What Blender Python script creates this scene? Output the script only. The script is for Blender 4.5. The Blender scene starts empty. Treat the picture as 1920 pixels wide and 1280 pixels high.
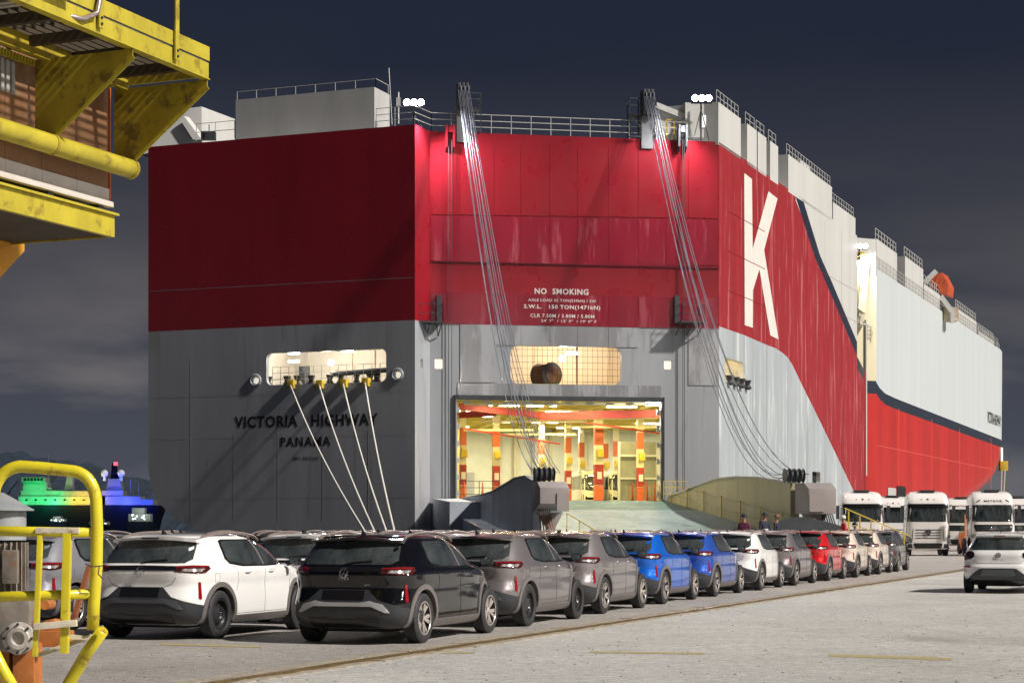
import bpy, bmesh, math, random
from mathutils import Vector, Matrix
from mathutils.bvhtree import BVHTree
from mathutils.geometry import delaunay_2d_cdt
import numpy as np
R = math.radians
random.seed(7)
SC = bpy.context.scene
COL = SC.collection

# ------------------------------------------------------------------ camera, sky, sun, exposure
EYE = 1.55
F = 3500.0
cam_d = bpy.data.cameras.new('camera')
cam = bpy.data.objects.new('camera', cam_d)
COL.objects.link(cam)
cam.location = (0, 0, EYE)
cam.rotation_euler = (R(90), 0, 0)
cam_d.sensor_width = 36.0
cam_d.lens = 36.0 * F / 1920.0
cam_d.shift_y = 350.0 / 1920.0
cam_d.clip_start = 0.1
cam_d.clip_end = 12000
SC.camera = cam

w = bpy.data.worlds.new('World')
SC.world = w
w.use_nodes = True
nt = w.node_tree
nt.nodes.clear()
N = nt.nodes.new
L = nt.links.new
out = N('ShaderNodeOutputWorld'); bg = N('ShaderNodeBackground')
tc = N('ShaderNodeTexCoord'); sep = N('ShaderNodeSeparateXYZ'); L(tc.outputs['Generated'], sep.inputs[0])
mp = N('ShaderNodeMapping'); mp.inputs['Scale'].default_value = (1.0, 1.0, 3.4)
mp.inputs['Location'].default_value = (0.35, 0.0, 0.12)
L(tc.outputs['Generated'], mp.inputs[0])
nz = N('ShaderNodeTexNoise'); nz.inputs['Scale'].default_value = 2.6; nz.inputs['Detail'].default_value = 6
nz.inputs['Roughness'].default_value = 0.52; nz.inputs['Distortion'].default_value = 0.35
L(mp.outputs[0], nz.inputs['Vector'])
cr = N('ShaderNodeValToRGB'); e = cr.color_ramp.elements
e[0].position = 0.44; e[0].color = (0, 0, 0, 1); e[1].position = 0.60; e[1].color = (1, 1, 1, 1)
L(nz.outputs['Fac'], cr.inputs[0])
# night sky: dark navy overhead, paler towards the horizon
gr = N('ShaderNodeValToRGB'); g = gr.color_ramp.elements
g[0].position = 0.0; g[0].color = (0.060, 0.066, 0.086, 1); g[1].position = 0.30; g[1].color = (0.0085, 0.0125, 0.026, 1)
g2 = gr.color_ramp.elements.new(0.12); g2.color = (0.036, 0.039, 0.054, 1)
L(sep.outputs['Z'], gr.inputs[0])
cg = N('ShaderNodeValToRGB'); c0 = cg.color_ramp.elements
c0[0].position = 0.0; c0[0].color = (0.085, 0.088, 0.105, 1); c0[1].position = 0.24; c0[1].color = (0.0125, 0.0165, 0.030, 1)
c3 = cg.color_ramp.elements.new(0.07); c3.color = (0.17, 0.155, 0.15, 1)
c4 = cg.color_ramp.elements.new(0.15); c4.color = (0.050, 0.050, 0.060, 1)
L(sep.outputs['Z'], cg.inputs[0])
mx = N('ShaderNodeMix'); mx.data_type = 'RGBA'
L(cr.outputs[0], mx.inputs[0]); L(gr.outputs[0], mx.inputs[6]); L(cg.outputs[0], mx.inputs[7])
L(mx.outputs[2], bg.inputs['Color']); bg.inputs['Strength'].default_value = 1.0
L(bg.outputs[0], out.inputs['Surface'])

SUN_DIR = Vector((0.72, -0.375, 0.68)).normalized()     # towards the quay's high floodlights
sl = bpy.data.lights.new('sun', 'SUN'); sl.energy = 4.4; sl.angle = R(2.8); sl.color = (1.0, 0.94, 0.87)
so = bpy.data.objects.new('sun', sl); COL.objects.link(so)
so.rotation_euler = SUN_DIR.to_track_quat('Z', 'Y').to_euler()
so.location = (60, -40, 60)

SC.view_settings.view_transform = 'Standard'
SC.view_settings.look = 'None'
SC.view_settings.exposure = 0.32
SC.view_settings.gamma = 1.0
SC.view_settings.use_curve_mapping = False

# ------------------------------------------------------------------ helpers
def P(px, py, Y):
    return Vector(((px - 960) / F * Y, Y, EYE + (990 - py) / F * Y))

MATS = {}
def mat(name, col=(0.5, 0.5, 0.5), rough=0.6, metal=0.0, var=0.0, vscale=3.0, stretch=(1, 1, 1), col2=None,
        bump=0.0, bscale=20.0, coat=0.0, spec=0.5, emit=None, estr=0.0, rust=0.0, rscale=2.0, rust_sheen_col=(0.17, 0.055, 0.02),
        rthr=0.6, bstretch=None, rstretch=(1, 1, 1), rvar=0.0, space='Object', flake=0.0):
    if name in MATS:
        return MATS[name]
    m = bpy.data.materials.new(name); m.use_nodes = True; MATS[name] = m
    t = m.node_tree; b = t.nodes['Principled BSDF']; n = t.nodes.new; l = t.links.new
    b.inputs['Base Color'].default_value = (*col, 1); b.inputs['Roughness'].default_value = rough
    b.inputs['Metallic'].default_value = metal; b.inputs['Specular IOR Level'].default_value = spec
    b.inputs['Coat Weight'].default_value = coat; b.inputs['Coat Roughness'].default_value = 0.06
    if emit:
        b.inputs['Emission Color'].default_value = (*emit, 1); b.inputs['Emission Strength'].default_value = estr
    tcn = n('ShaderNodeTexCoord'); src = tcn.outputs[space]
    colsock = None
    if var > 0 or col2:
        mpn = n('ShaderNodeMapping'); mpn.inputs['Scale'].default_value = stretch; l(src, mpn.inputs[0])
        a = n('ShaderNodeTexNoise'); a.inputs['Scale'].default_value = vscale; a.inputs['Detail'].default_value = 8
        a.inputs['Roughness'].default_value = 0.62; l(mpn.outputs[0], a.inputs['Vector'])
        r = n('ShaderNodeValToRGB'); r.color_ramp.elements[0].position = 0.3; r.color_ramp.elements[1].position = 0.7
        c2 = col2 or tuple(c * (1 + var) for c in col); c1 = col if col2 else tuple(c * (1 - var) for c in col)
        r.color_ramp.elements[0].color = (*c1, 1); r.color_ramp.elements[1].color = (*c2, 1)
        l(a.outputs['Fac'], r.inputs[0]); colsock = r.outputs[0]
    if rust > 0:  # patch layer: rust and wear, also sheen painted into the colour
        a2 = n('ShaderNodeTexNoise'); a2.inputs['Scale'].default_value = rscale; a2.inputs['Detail'].default_value = 9
        a2.inputs['Roughness'].default_value = 0.68; mr2 = n('ShaderNodeMapping'); mr2.inputs['Scale'].default_value = rstretch; l(src, mr2.inputs[0]); l(mr2.outputs[0], a2.inputs['Vector'])
        r2 = n('ShaderNodeValToRGB'); r2.color_ramp.elements[0].position = rthr; r2.color_ramp.elements[1].position = rthr + 0.09
        l(a2.outputs['Fac'], r2.inputs[0])
        mm = n('ShaderNodeMath'); mm.operation = 'MULTIPLY'; mm.inputs[1].default_value = rust; l(r2.outputs[0], mm.inputs[0])
        mxn = n('ShaderNodeMix'); mxn.data_type = 'RGBA'; l(mm.outputs[0], mxn.inputs[0])
        if colsock: l(colsock, mxn.inputs[6])
        else: mxn.inputs[6].default_value = (*col, 1)
        mxn.inputs[7].default_value = (*rust_sheen_col, 1); colsock = mxn.outputs[2]
    if colsock: l(colsock, b.inputs['Base Color'])
    if bump > 0:
        mb = n('ShaderNodeMapping'); mb.inputs['Scale'].default_value = bstretch or stretch; l(src, mb.inputs[0])
        a3 = n('ShaderNodeTexNoise'); a3.inputs['Scale'].default_value = bscale; a3.inputs['Detail'].default_value = 4
        l(mb.outputs[0], a3.inputs['Vector'])
        bp = n('ShaderNodeBump'); bp.inputs['Strength'].default_value = bump; bp.inputs['Distance'].default_value = 0.05
        l(a3.outputs['Fac'], bp.inputs['Height']); l(bp.outputs[0], b.inputs['Normal'])
    if flake > 0:
        vv = n('ShaderNodeTexVoronoi'); vv.inputs['Scale'].default_value = 700; l(src, vv.inputs['Vector'])
        bp = n('ShaderNodeBump'); bp.inputs['Strength'].default_value = flake; bp.inputs['Distance'].default_value = 0.002
        l(vv.outputs['Distance'], bp.inputs['Height']); l(bp.outputs[0], b.inputs['Normal'])
    if rvar > 0:
        a4 = n('ShaderNodeTexNoise'); a4.inputs['Scale'].default_value = vscale * 1.7; a4.inputs['Detail'].default_value = 6
        l(src, a4.inputs['Vector']); mr = n('ShaderNodeMapRange')
        mr.inputs['To Min'].default_value = max(0.02, rough - rvar); mr.inputs['To Max'].default_value = rough + rvar
        l(a4.outputs['Fac'], mr.inputs['Value']); l(mr.outputs[0], b.inputs['Roughness'])
    return m

def tag(o, label=None, cat=None, group=None, kind=None):
    if label: o['label'] = label
    if cat: o['category'] = cat
    if group: o['group'] = group
    if kind: o['kind'] = kind
    return o

def empty(name, loc=(0, 0, 0), rz=0.0, label=None, cat=None, group=None, parent=None):
    o = bpy.data.objects.new(name, None); COL.objects.link(o)
    o.location = loc; o.rotation_euler = (0, 0, rz); o.empty_display_size = 0.2
    if parent: o.parent = parent
    return tag(o, label, cat, group)

def link(name, me, m=None, parent=None, smooth=None):
    if m is not None:
        if isinstance(m, (list, tuple)):
            for k in m: me.materials.append(k)
        else: me.materials.append(m)
    if smooth is not None:
        for p in me.polygons: p.use_smooth = True
        if smooth < 180: me.set_sharp_from_angle(angle=R(smooth))
    o = bpy.data.objects.new(name, me); COL.objects.link(o)
    if parent: o.parent = parent
    return o

class MB:
    def __init__(s): s.v = []; s.f = []; s.m = []
    def add(s, vs, fs, mi=0):
        b = len(s.v); s.v += [tuple(v) for v in vs]; s.f += [tuple(b + i for i in f) for f in fs]; s.m += [mi] * len(fs)
        return s
    def box(s, c, d, rot=None, mi=0):
        hx, hy, hz = d[0] / 2, d[1] / 2, d[2] / 2
        vs = [Vector((x, y, z)) for x in (-hx, hx) for y in (-hy, hy) for z in (-hz, hz)]
        if rot is not None: vs = [rot @ v for v in vs]
        c = Vector(c)
        return s.add([c + v for v in vs], [(0, 1, 3, 2), (4, 6, 7, 5), (0, 4, 5, 1), (2, 3, 7, 6), (0, 2, 6, 4), (1, 5, 7, 3)], mi)
    def bar(s, a, b, wd, ht=None, mi=0, up=(0, 0, 1)):
        a = Vector(a); b = Vector(b); d = b - a; ln = d.length
        if ln < 1e-6: return s
        x = d / ln; u = Vector(up)
        if abs(x.dot(u)) > 0.98: u = Vector((0, 1, 0))
        y = u.cross(x).normalized(); z = x.cross(y)
        return s.box((a + b) / 2, (ln, wd, ht or wd), Matrix((x, y, z)).transposed(), mi)
    def tube(s, path, r, n=8, mi=0, cap=True, rs=None):
        path = [Vector(p) for p in path]; rings = []; prev = None
        for i, p in enumerate(path):
            if i == 0: t = path[1] - p
            elif i == len(path) - 1: t = p - path[i - 1]
            else: t = (path[i + 1] - p).normalized() + (p - path[i - 1]).normalized()
            t.normalize()
            if prev is None:
                u = Vector((0, 0, 1)) if abs(t.z) < 0.9 else Vector((1, 0, 0))
                prev = u.cross(t).normalized()
            else: prev = (prev - t * prev.dot(t)).normalized()
            q = t.cross(prev); rr = rs[i] if rs else r
            rings.append([p + (prev * math.cos(2 * math.pi * k / n) + q * math.sin(2 * math.pi * k / n)) * rr for k in range(n)])
        vs = [v for rg in rings for v in rg]; fs = []
        for i in range(len(path) - 1):
            for k in range(n):
                k2 = (k + 1) % n; fs.append((i * n + k, i * n + k2, (i + 1) * n + k2, (i + 1) * n + k))
        if cap: fs.append(tuple(range(n - 1, -1, -1))); fs.append(tuple((len(path) - 1) * n + k for k in range(n)))
        return s.add(vs, fs, mi)
    def lathe(s, prof, c, axis=(0, 1, 0), n=24, mi=0, closed=False):
        ax = Vector(axis).normalized(); u = Vector((0, 0, 1)) if abs(ax.z) < 0.9 else Vector((1, 0, 0))
        p = ax.cross(u).normalized(); q = ax.cross(p); c = Vector(c); vs = []
        for k in range(n):
            a = 2 * math.pi * k / n; d = p * math.cos(a) + q * math.sin(a)
            vs += [c + d * r + ax * h for r, h in prof]
        m = len(prof); fs = []
        for k in range(n):
            k2 = (k + 1) % n
            for i in range(m - 1 if not closed else m):
                i2 = (i + 1) % m; fs.append((k * m + i, k * m + i2, k2 * m + i2, k2 * m + i))
        return s.add(vs, fs, mi)
    def prism(s, poly, a0, vec, mi=0):
        """closed prism: poly = list of 3D points, extruded by vec"""
        n = len(poly); vs = [Vector(p) for p in poly] + [Vector(p) + Vector(vec) for p in poly]
        fs = [tuple(range(n - 1, -1, -1)), tuple(range(n, 2 * n))] + [(i, (i + 1) % n, (i + 1) % n + n, i + n) for i in range(n)]
        return s.add(vs, fs, mi)
    def mesh(s, name):
        me = bpy.data.meshes.new(name); me.from_pydata(s.v, [], s.f); me.update()
        if any(s.m): me.polygons.foreach_set('material_index', s.m)
        return me
    def build(s, name, m=None, parent=None, smooth=None, fix=False):
        me = s.mesh(name)
        if fix:
            b = bmesh.new(); b.from_mesh(me); bmesh.ops.recalc_face_normals(b, faces=b.faces); b.to_mesh(me); b.free()
        return link(name, me, m, parent, smooth)

def bevel(o, wdt, seg=2, ang=35):
    b = bmesh.new(); b.from_mesh(o.data)
    es = [e for e in b.edges if len(e.link_faces) == 2 and e.calc_face_angle(0) > R(ang)]
    bmesh.ops.bevel(b, geom=es, offset=wdt, segments=seg, affect='EDGES', profile=0.7, clamp_overlap=True)
    b.to_mesh(o.data); b.free()
    for p in o.data.polygons: p.use_smooth = True
    o.data.set_sharp_from_angle(angle=R(40))
    return o

def inpoly(x, y, poly):
    c = False; n = len(poly); j = n - 1
    for i in range(n):
        xi, yi = poly[i]; xj, yj = poly[j]
        if (yi > y) != (yj > y) and x < (xj - xi) * (y - yi) / (yj - yi) + xi: c = not c
        j = i
    return c

def cdt(outer, holes=(), extra_polys=(), pts=()):
    vs = []; es = []
    for poly in [outer] + list(holes) + list(extra_polys):
        b = len(vs); vs += [Vector((p[0], p[1])) for p in poly]; n = len(poly)
        es += [(b + i, b + (i + 1) % n) for i in range(n)]
    vs += [Vector((p[0], p[1])) for p in pts]
    r = delaunay_2d_cdt(vs, es, [], 0, 1e-5)
    ov, of = r[0], r[2]; tris = []
    for f in of:
        cx = sum(ov[i][0] for i in f) / len(f); cy = sum(ov[i][1] for i in f) / len(f)
        if inpoly(cx, cy, outer) and not any(inpoly(cx, cy, h) for h in holes): tris.append((f, cx, cy))
    return ov, tris

def text_mesh(s, height, width, bold=0.0, spacing=1.0):
    """flat 2D lettering verts/faces scaled to width x height, origin bottom left"""
    cu = bpy.data.curves.new('lettering', 'FONT'); cu.body = s; cu.offset = bold; cu.resolution_u = 2
    cu.space_character = spacing
    o = bpy.data.objects.new('lettering', cu); COL.objects.link(o)
    bpy.context.view_layer.update()
    dg = bpy.context.evaluated_depsgraph_get()
    me = bpy.data.meshes.new_from_object(o.evaluated_get(dg))
    vs = [v.co.copy() for v in me.vertices]; fs = [tuple(p.vertices) for p in me.polygons]
    bpy.data.objects.remove(o); bpy.data.curves.remove(cu); bpy.data.meshes.remove(me)
    x0 = min(v.x for v in vs); x1 = max(v.x for v in vs); y0 = min(v.y for v in vs); y1 = max(v.y for v in vs)
    return [((v.x - x0) / (x1 - x0) * width, (v.y - y0) / (y1 - y0) * height) for v in vs], fs

def copy_tree(o, parent=None, skip=()):
    c = o.copy(); COL.objects.link(c); c.parent = parent
    for ch in list(KIDS.get(o.name, ())):
        if ch.name.split('.')[0] in skip: continue
        copy_tree(ch, c, skip)
    return c
KIDS = {}
def index_kids():
    KIDS.clear()
    for o in bpy.data.objects:
        if o.parent: KIDS.setdefault(o.parent.name, []).append(o)

class Plane:
    """vertical plane through O (world xy) with direction d; n points outward"""
    def __init__(s, A, B, flip=False):
        s.O = Vector((A[0], A[1], 0)); s.d = (Vector((B[0], B[1], 0)) - s.O); s.len = s.d.length; s.d.normalize()
        s.n = Vector((s.d.y, -s.d.x, 0))
        if s.n.dot(-s.O) < 0 and not flip: s.n = -s.n
    def pt(s, a, z, off=0.0): return s.O + s.d * a + s.n * off + Vector((0, 0, z))
    def px(s, px, py, off=0.0):
        ray = Vector(((px - 960) / F, 1, (990 - py) / F)); o = s.O + s.n * off
        t = o.dot(s.n) / ray.dot(s.n); h = ray * t
        return ((h - s.O).dot(s.d), h.z + EYE)

def rrect(x0, y0, x1, y1, r, n=4):
    pts = []
    for cx, cy, a0 in ((x1 - r, y1 - r, 0), (x0 + r, y1 - r, 90), (x0 + r, y0 + r, 180), (x1 - r, y0 + r, 270)):
        for k in range(n + 1):
            a = R(a0 + 90 * k / n); pts.append((cx + r * math.cos(a), cy + r * math.sin(a)))
    return pts

def wall(name, pl, outer, mats, holes=(), regions=(), thick=0.0, off=0.0, parent=None, grid=0):
    """sheet wall in plane coordinates; regions=[(poly, matindex)], holes get reveals of depth thick"""
    ov, tr = cdt(outer, holes, [r[0] for r in regions])
    mb = MB(); mb.v = [tuple(pl.pt(v[0], v[1], off)) for v in ov]
    for f, cx, cy in tr:
        mi = 0
        for poly, k in regions:
            if inpoly(cx, cy, poly): mi = k
        a, b, c = (Vector(mb.v[i]) for i in f[:3])
        if (b - a).cross(c - a).dot(pl.n) < 0: f = list(f)[::-1]
        mb.f.append(tuple(f)); mb.m.append(mi)
    us = sorted({i for f in mb.f for i in f}); mp_ = {k: i for i, k in enumerate(us)}
    mb.v = [mb.v[k] for k in us]; mb.f = [tuple(mp_[i] for i in f) for f in mb.f]
    if thick:
        for h in holes:
            n = len(h); rv = MB()
            for i in range(n):
                p, q = h[i], h[(i + 1) % n]
                rv.add([pl.pt(*p, off), pl.pt(*q, off), pl.pt(*q, off - thick), pl.pt(*p, off - thick)], [(0, 1, 2, 3)], 0)
            rv.build('opening_frame', mats[0], parent)
    return mb.build(name, mats, parent)

def slab(pl, poly, t, off=0.0, mb=None, mi=0):
    """plate of thickness t standing on plane pl at offset off"""
    mb = mb or MB(); ov, tr = cdt(poly)
    b = len(mb.v); n = len(ov)
    mb.v += [tuple(pl.pt(v[0], v[1], off + t)) for v in ov]
    for f, _, _ in tr:
        a, bb, c = (Vector(mb.v[b + i]) for i in f[:3])
        f = list(f) if (bb - a).cross(c - a).dot(pl.n) > 0 else list(f)[::-1]
        mb.f.append(tuple(b + i for i in f)); mb.m.append(mi)
    for i in range(len(poly)):
        p, q = poly[i], poly[(i + 1) % len(poly)]
        mb.add([pl.pt(*p, off), pl.pt(*q, off), pl.pt(*q, off + t), pl.pt(*p, off + t)], [(0, 1, 2, 3)], mi)
    return mb

def letters(s, pl, x0, z0, wd, ht, m, parent, off, bold=0.0, name='lettering', flip=False, spacing=1.0):
    vs, fs = text_mesh(s, ht, wd, bold, spacing)
    if flip: vs = [(wd - v[0], v[1]) for v in vs]
    mb = MB(); mb.add([pl.pt(x0 + v[0], z0 + v[1], off) for v in vs], fs)
    return mb.build(name, m, parent)

def railing(mb, pts, h=1.1, n=3, step=2.2, r=0.025):
    for a, b in zip(pts[:-1], pts[1:]):
        a = Vector(a); b = Vector(b)
        for k in range(n):
            z = Vector((0, 0, h * (k + 1) / n)); mb.bar(a + z, b + z, r * 1.6)
        m = max(1, int((b - a).length / step))
        for k in range(m + 1):
            q = a.lerp(b, k / m); mb.bar(q, q + Vector((0, 0, h)), r * 2)
    return mb
def U(c): return tuple(c)
# ------------------------------------------------------------------ vehicles
def pchip(tab, sub):
    t = np.array(tab, float); n = len(t); d = np.diff(t, axis=0); m = np.zeros_like(t)
    for i in range(1, n - 1):
        a, b = d[i - 1], d[i]; m[i] = np.where(a * b > 0, 2 * a * b / np.where(a + b == 0, 1, a + b), 0)
    m[0] = d[0]; m[-1] = d[-1]; outp = []
    for i in range(n - 1):
        for k in range(sub):
            u = k / sub; h00 = 2*u**3 - 3*u**2 + 1; h10 = u**3 - 2*u**2 + u; h01 = -2*u**3 + 3*u**2; h11 = u**3 - u**2
            outp.append(h00 * t[i] + h10 * m[i] + h01 * t[i + 1] + h11 * m[i + 1])
    outp.append(t[-1]); return outp

def loft_body(tab, xm, nq=22, sub=4):
    """tab rows: z, x_rear, x_front, half width, exponent rear, exponent front; horizontal slices"""
    rows = pchip(tab, sub); vs = []; rings = []
    for z, xr, xf, wd, nr, nf in rows:
        ring = []
        for quad in range(4):
            # quarters: front centre->left side->rear centre->right side->front centre
            if quad in (0, 3): a, ex = xf - xm, nf
            else: a, ex = xm - xr, nr
            th = np.linspace(0, math.pi / 2, 260)
            cx = np.cos(th) ** (2 / ex) * a; cy = np.sin(th) ** (2 / ex) * wd
            if quad == 0: X, Yy = xm + cx, cy
            elif quad == 1: X, Yy = xm - cx[::-1], cy[::-1]
            elif quad == 2: X, Yy = xm - cx, -cy
            else: X, Yy = xm + cx[::-1], -cy[::-1]
            sl_ = np.concatenate([[0], np.cumsum(np.hypot(np.diff(X), np.diff(Yy)))])
            tt = np.linspace(0, sl_[-1], nq + 1)[:-1]
            ring += list(zip(np.interp(tt, sl_, X), np.interp(tt, sl_, Yy)))
        rings.append([(x, y, z) for x, y in ring])
    n = len(rings[0]); mb = MB(); mb.v = [p for rg in rings for p in rg]
    for i in range(len(rings) - 1):
        for k in range(n):
            k2 = (k + 1) % n; mb.f.append((i * n + k, i * n + k2, (i + 1) * n + k2, (i + 1) * n + k)); mb.m.append(0)
    mb.f.append(tuple(range(n - 1, -1, -1))); mb.m.append(0)
    mb.f.append(tuple((len(rings) - 1) * n + k for k in range(n))); mb.m.append(0)
    return mb

def cut_arches(me, axles, r, zc, y0=0.55):
    ob = bpy.data.objects.new('tmp', me); COL.objects.link(ob); cutters = []
    for ax in axles:
        for sgn in (1, -1):
            c = MB(); prof = [(0.001, y0 * sgn), (r, y0 * sgn), (r, 1.5 * sgn), (0.001, 1.5 * sgn)]
            c.lathe(prof, (ax, 0, zc), (0, 1, 0), 48)
            co = c.build('tmp', fix=True)
            b = bmesh.new(); b.from_mesh(co.data); bmesh.ops.remove_doubles(b, verts=b.verts, dist=0.004)
            bmesh.ops.recalc_face_normals(b, faces=b.faces); b.to_mesh(co.data); b.free(); cutters.append(co)
            md = ob.modifiers.new('b', 'BOOLEAN'); md.operation = 'DIFFERENCE'; md.object = co; md.solver = 'EXACT'
    bpy.context.view_layer.update()
    dg = bpy.context.evaluated_depsgraph_get(); res = bpy.data.meshes.new_from_object(ob.evaluated_get(dg))
    for c in cutters: bpy.data.objects.remove(c)
    bpy.data.objects.remove(ob)
    return res

class Skin:
    """projects features onto a body surface"""
    def __init__(s, mb, xc):
        s.bvh = BVHTree.FromPolygons([Vector(v) for v in mb.v], mb.f); s.xc = xc
        s.xf = None
    def hit(s, o, d):
        r = s.bvh.ray_cast(Vector(o), Vector(d))
        if r[0] is None:
            r = s.bvh.find_nearest(Vector(o))
        nrm = r[1]
        if nrm.dot(Vector(d)) > 0: nrm = -nrm
        return r[0], nrm
    def side(s, sg): return lambda u, v: s.hit((u, 3 * sg, v), (0, -sg, 0))
    def rear(s): return lambda u, v: s.hit((-6, u, v), (1, 0, 0))
    def front(s): return lambda u, v: s.hit((6, u, v), (-1, 0, 0))
    def top(s): return lambda u, v: s.hit((u, v, 5), (0, 0, -1))
    def polar(s):
        def fn(a, z):
            d = Vector((-math.cos(R(a)), math.sin(R(a)), 0)); c = Vector((s.xc, 0, z)); return s.hit(c + d * 5, -d)
        return fn
    def polarf(s, xc):
        def fn(a, z):
            d = Vector((math.cos(R(a)), math.sin(R(a)), 0)); c = Vector((xc, 0, z)); return s.hit(c + d * 6, -d)
        return fn

def subdiv(poly, st):
    o = []
    for i in range(len(poly)):
        p, q = poly[i], poly[(i + 1) % len(poly)]
        n = max(1, int(max(abs(q[0] - p[0]) / st[0], abs(q[1] - p[1]) / st[1]) + 0.999))
        o += [(p[0] + (q[0] - p[0]) * k / n, p[1] + (q[1] - p[1]) * k / n) for k in range(n)]
    return o

def patch(fn, poly, st=(0.09, 0.06), off=0.005, skirt=0.03, mb=None, mi=0, inset=0.0):
    """thin fitted panel on the body surface following the outline poly"""
    mb = mb or MB(); pl = subdiv(poly, st)
    xs = [p[0] for p in poly]; ys = [p[1] for p in poly]; pts = []
    x = min(xs) + st[0] / 2
    while x < max(xs):
        y = min(ys) + st[1] / 2
        while y < max(ys):
            if inpoly(x, y, poly):
                near = min((x - p[0]) ** 2 / st[0] ** 2 + (y - p[1]) ** 2 / st[1] ** 2 for p in pl)
                if near > 0.12: pts.append((x, y))
            y += st[1]
        x += st[0]
    k = 0.02 if st[0] >= 0.9 else 1.0
    ov, tr = cdt([(p[0] * k, p[1]) for p in pl], (), (), [(p[0] * k, p[1]) for p in pts])
    H = [fn(v[0] / k, v[1]) for v in ov]; b = len(mb.v)
    mb.v += [tuple(h + n * off) for h, n in H]
    for f, _, _ in tr:
        a, bb, c = (Vector(mb.v[b + i]) for i in f[:3]); f = list(f)
        if (bb - a).cross(c - a).dot(H[f[0]][1]) < 0: f.reverse()
        mb.f.append(tuple(b + i for i in f)); mb.m.append(mi)
    n = len(pl); c = len(mb.v)
    for p in pl:
        h, nn = fn(*p); mb.v += [tuple(h + nn * off), tuple(h - nn * skirt)]
    for i in range(n):
        j = (i + 1) % n; mb.f.append((c + 2 * i, c + 2 * j, c + 2 * j + 1, c + 2 * i + 1)); mb.m.append(mi)
    return mb

def seam(fn, path, r=0.004, step=0.06, off=0.0, mb=None):
    mb = mb or MB(); pts = []
    for p, q in zip(path[:-1], path[1:]):
        n = max(1, int(math.hypot(q[0] - p[0], (q[1] - p[1])) / step))
        pts += [(p[0] + (q[0] - p[0]) * k / n, p[1] + (q[1] - p[1]) * k / n) for k in range(n)]
    pts.append(path[-1]); mb.tube([fn(*p)[0] + fn(*p)[1] * off for p in pts], r, 4)
    return mb

M_glass = mat('tinted_glass', (0.006, 0.009, 0.010), 0.03, 0, spec=0.9, coat=0.8, col2=(0.07, 0.08, 0.078), var=0.1, vscale=2.6, stretch=(1, 1.6, .6))
M_plastic = mat('dark_cladding', (0.035, 0.037, 0.042), 0.42, 0, var=0.15, vscale=9, spec=0.5)
M_clad = mat('grey_cladding', (0.15, 0.135, 0.13), 0.38, 0, var=0.12, vscale=9)
M_black = mat('black_trim', (0.008, 0.008, 0.009), 0.25)
M_well = mat('wheel_well', (0.006, 0.006, 0.006), 0.95)
M_rubber = mat('tyre_rubber', (0.028, 0.028, 0.03), 0.62, 0, var=0.25, vscale=14, bump=0.1, bscale=60)
M_alloy = mat('alloy_rim', (0.60, 0.54, 0.50), 0.25, 0.55)
M_steel = mat('black_steel_rim', (0.03, 0.03, 0.032), 0.3, 0.3)
M_chrome = mat('chrome', (0.75, 0.76, 0.78), 0.12, 1.0)
M_silver = mat('silver_trim', (0.48, 0.48, 0.49), 0.35, 0.2)
M_red = mat('red_reflector', (0.26, 0.005, 0.010), 0.12, coat=0.6)
M_lamp = mat('lamp_lens', (0.012, 0.003, 0.004), 0.08, col2=(0.12, 0.02, 0.02), var=0.1, vscale=9, stretch=(1, 1, 3), coat=0.8)
M_lens = mat('clear_lens', (0.05, 0.045, 0.045), 0.1, 0.2, col2=(.62, .60, .58), var=.1, vscale=22, stretch=(1, 1, .5), coat=.8)
M_ledge = mat('bumper_ledge', (0.075, 0.08, 0.09), 0.4)
M_rail = mat('roof_rail', (0.30, 0.24, 0.22), 0.3, 0.4)
M_white_letters = mat('pale_lettering', (0.55, 0.55, 0.56), 0.3, 0.3)

def tyre_mesh(r, wd, rim_r):
    mb = MB(); h = wd / 2
    prof = [(rim_r, -h * .80), (rim_r + .018, -h * .95), ((rim_r + r) / 2, -h), (r - .035, -h * .97), (r - .010, -h * .84)]
    for k in range(-2, 3):
        c = k * h * .33; prof += [(r - .002, c - h * .13), (r, c), (r - .002, c + h * .13)]
        if k < 2: prof += [(r - .012, c + h * .145), (r - .012, c + h * .185)]
    prof += [(r - .010, h * .84), (r - .035, h * .97), ((rim_r + r) / 2, h), (rim_r + .018, h * .95), (rim_r, h * .80), (rim_r - .01, h * .5), (rim_r - .01, -h * .5)]
    mb.lathe(prof, (0, 0, 0), (0, 1, 0), 48, closed=True)
    return mb.mesh('tyre')

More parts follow.
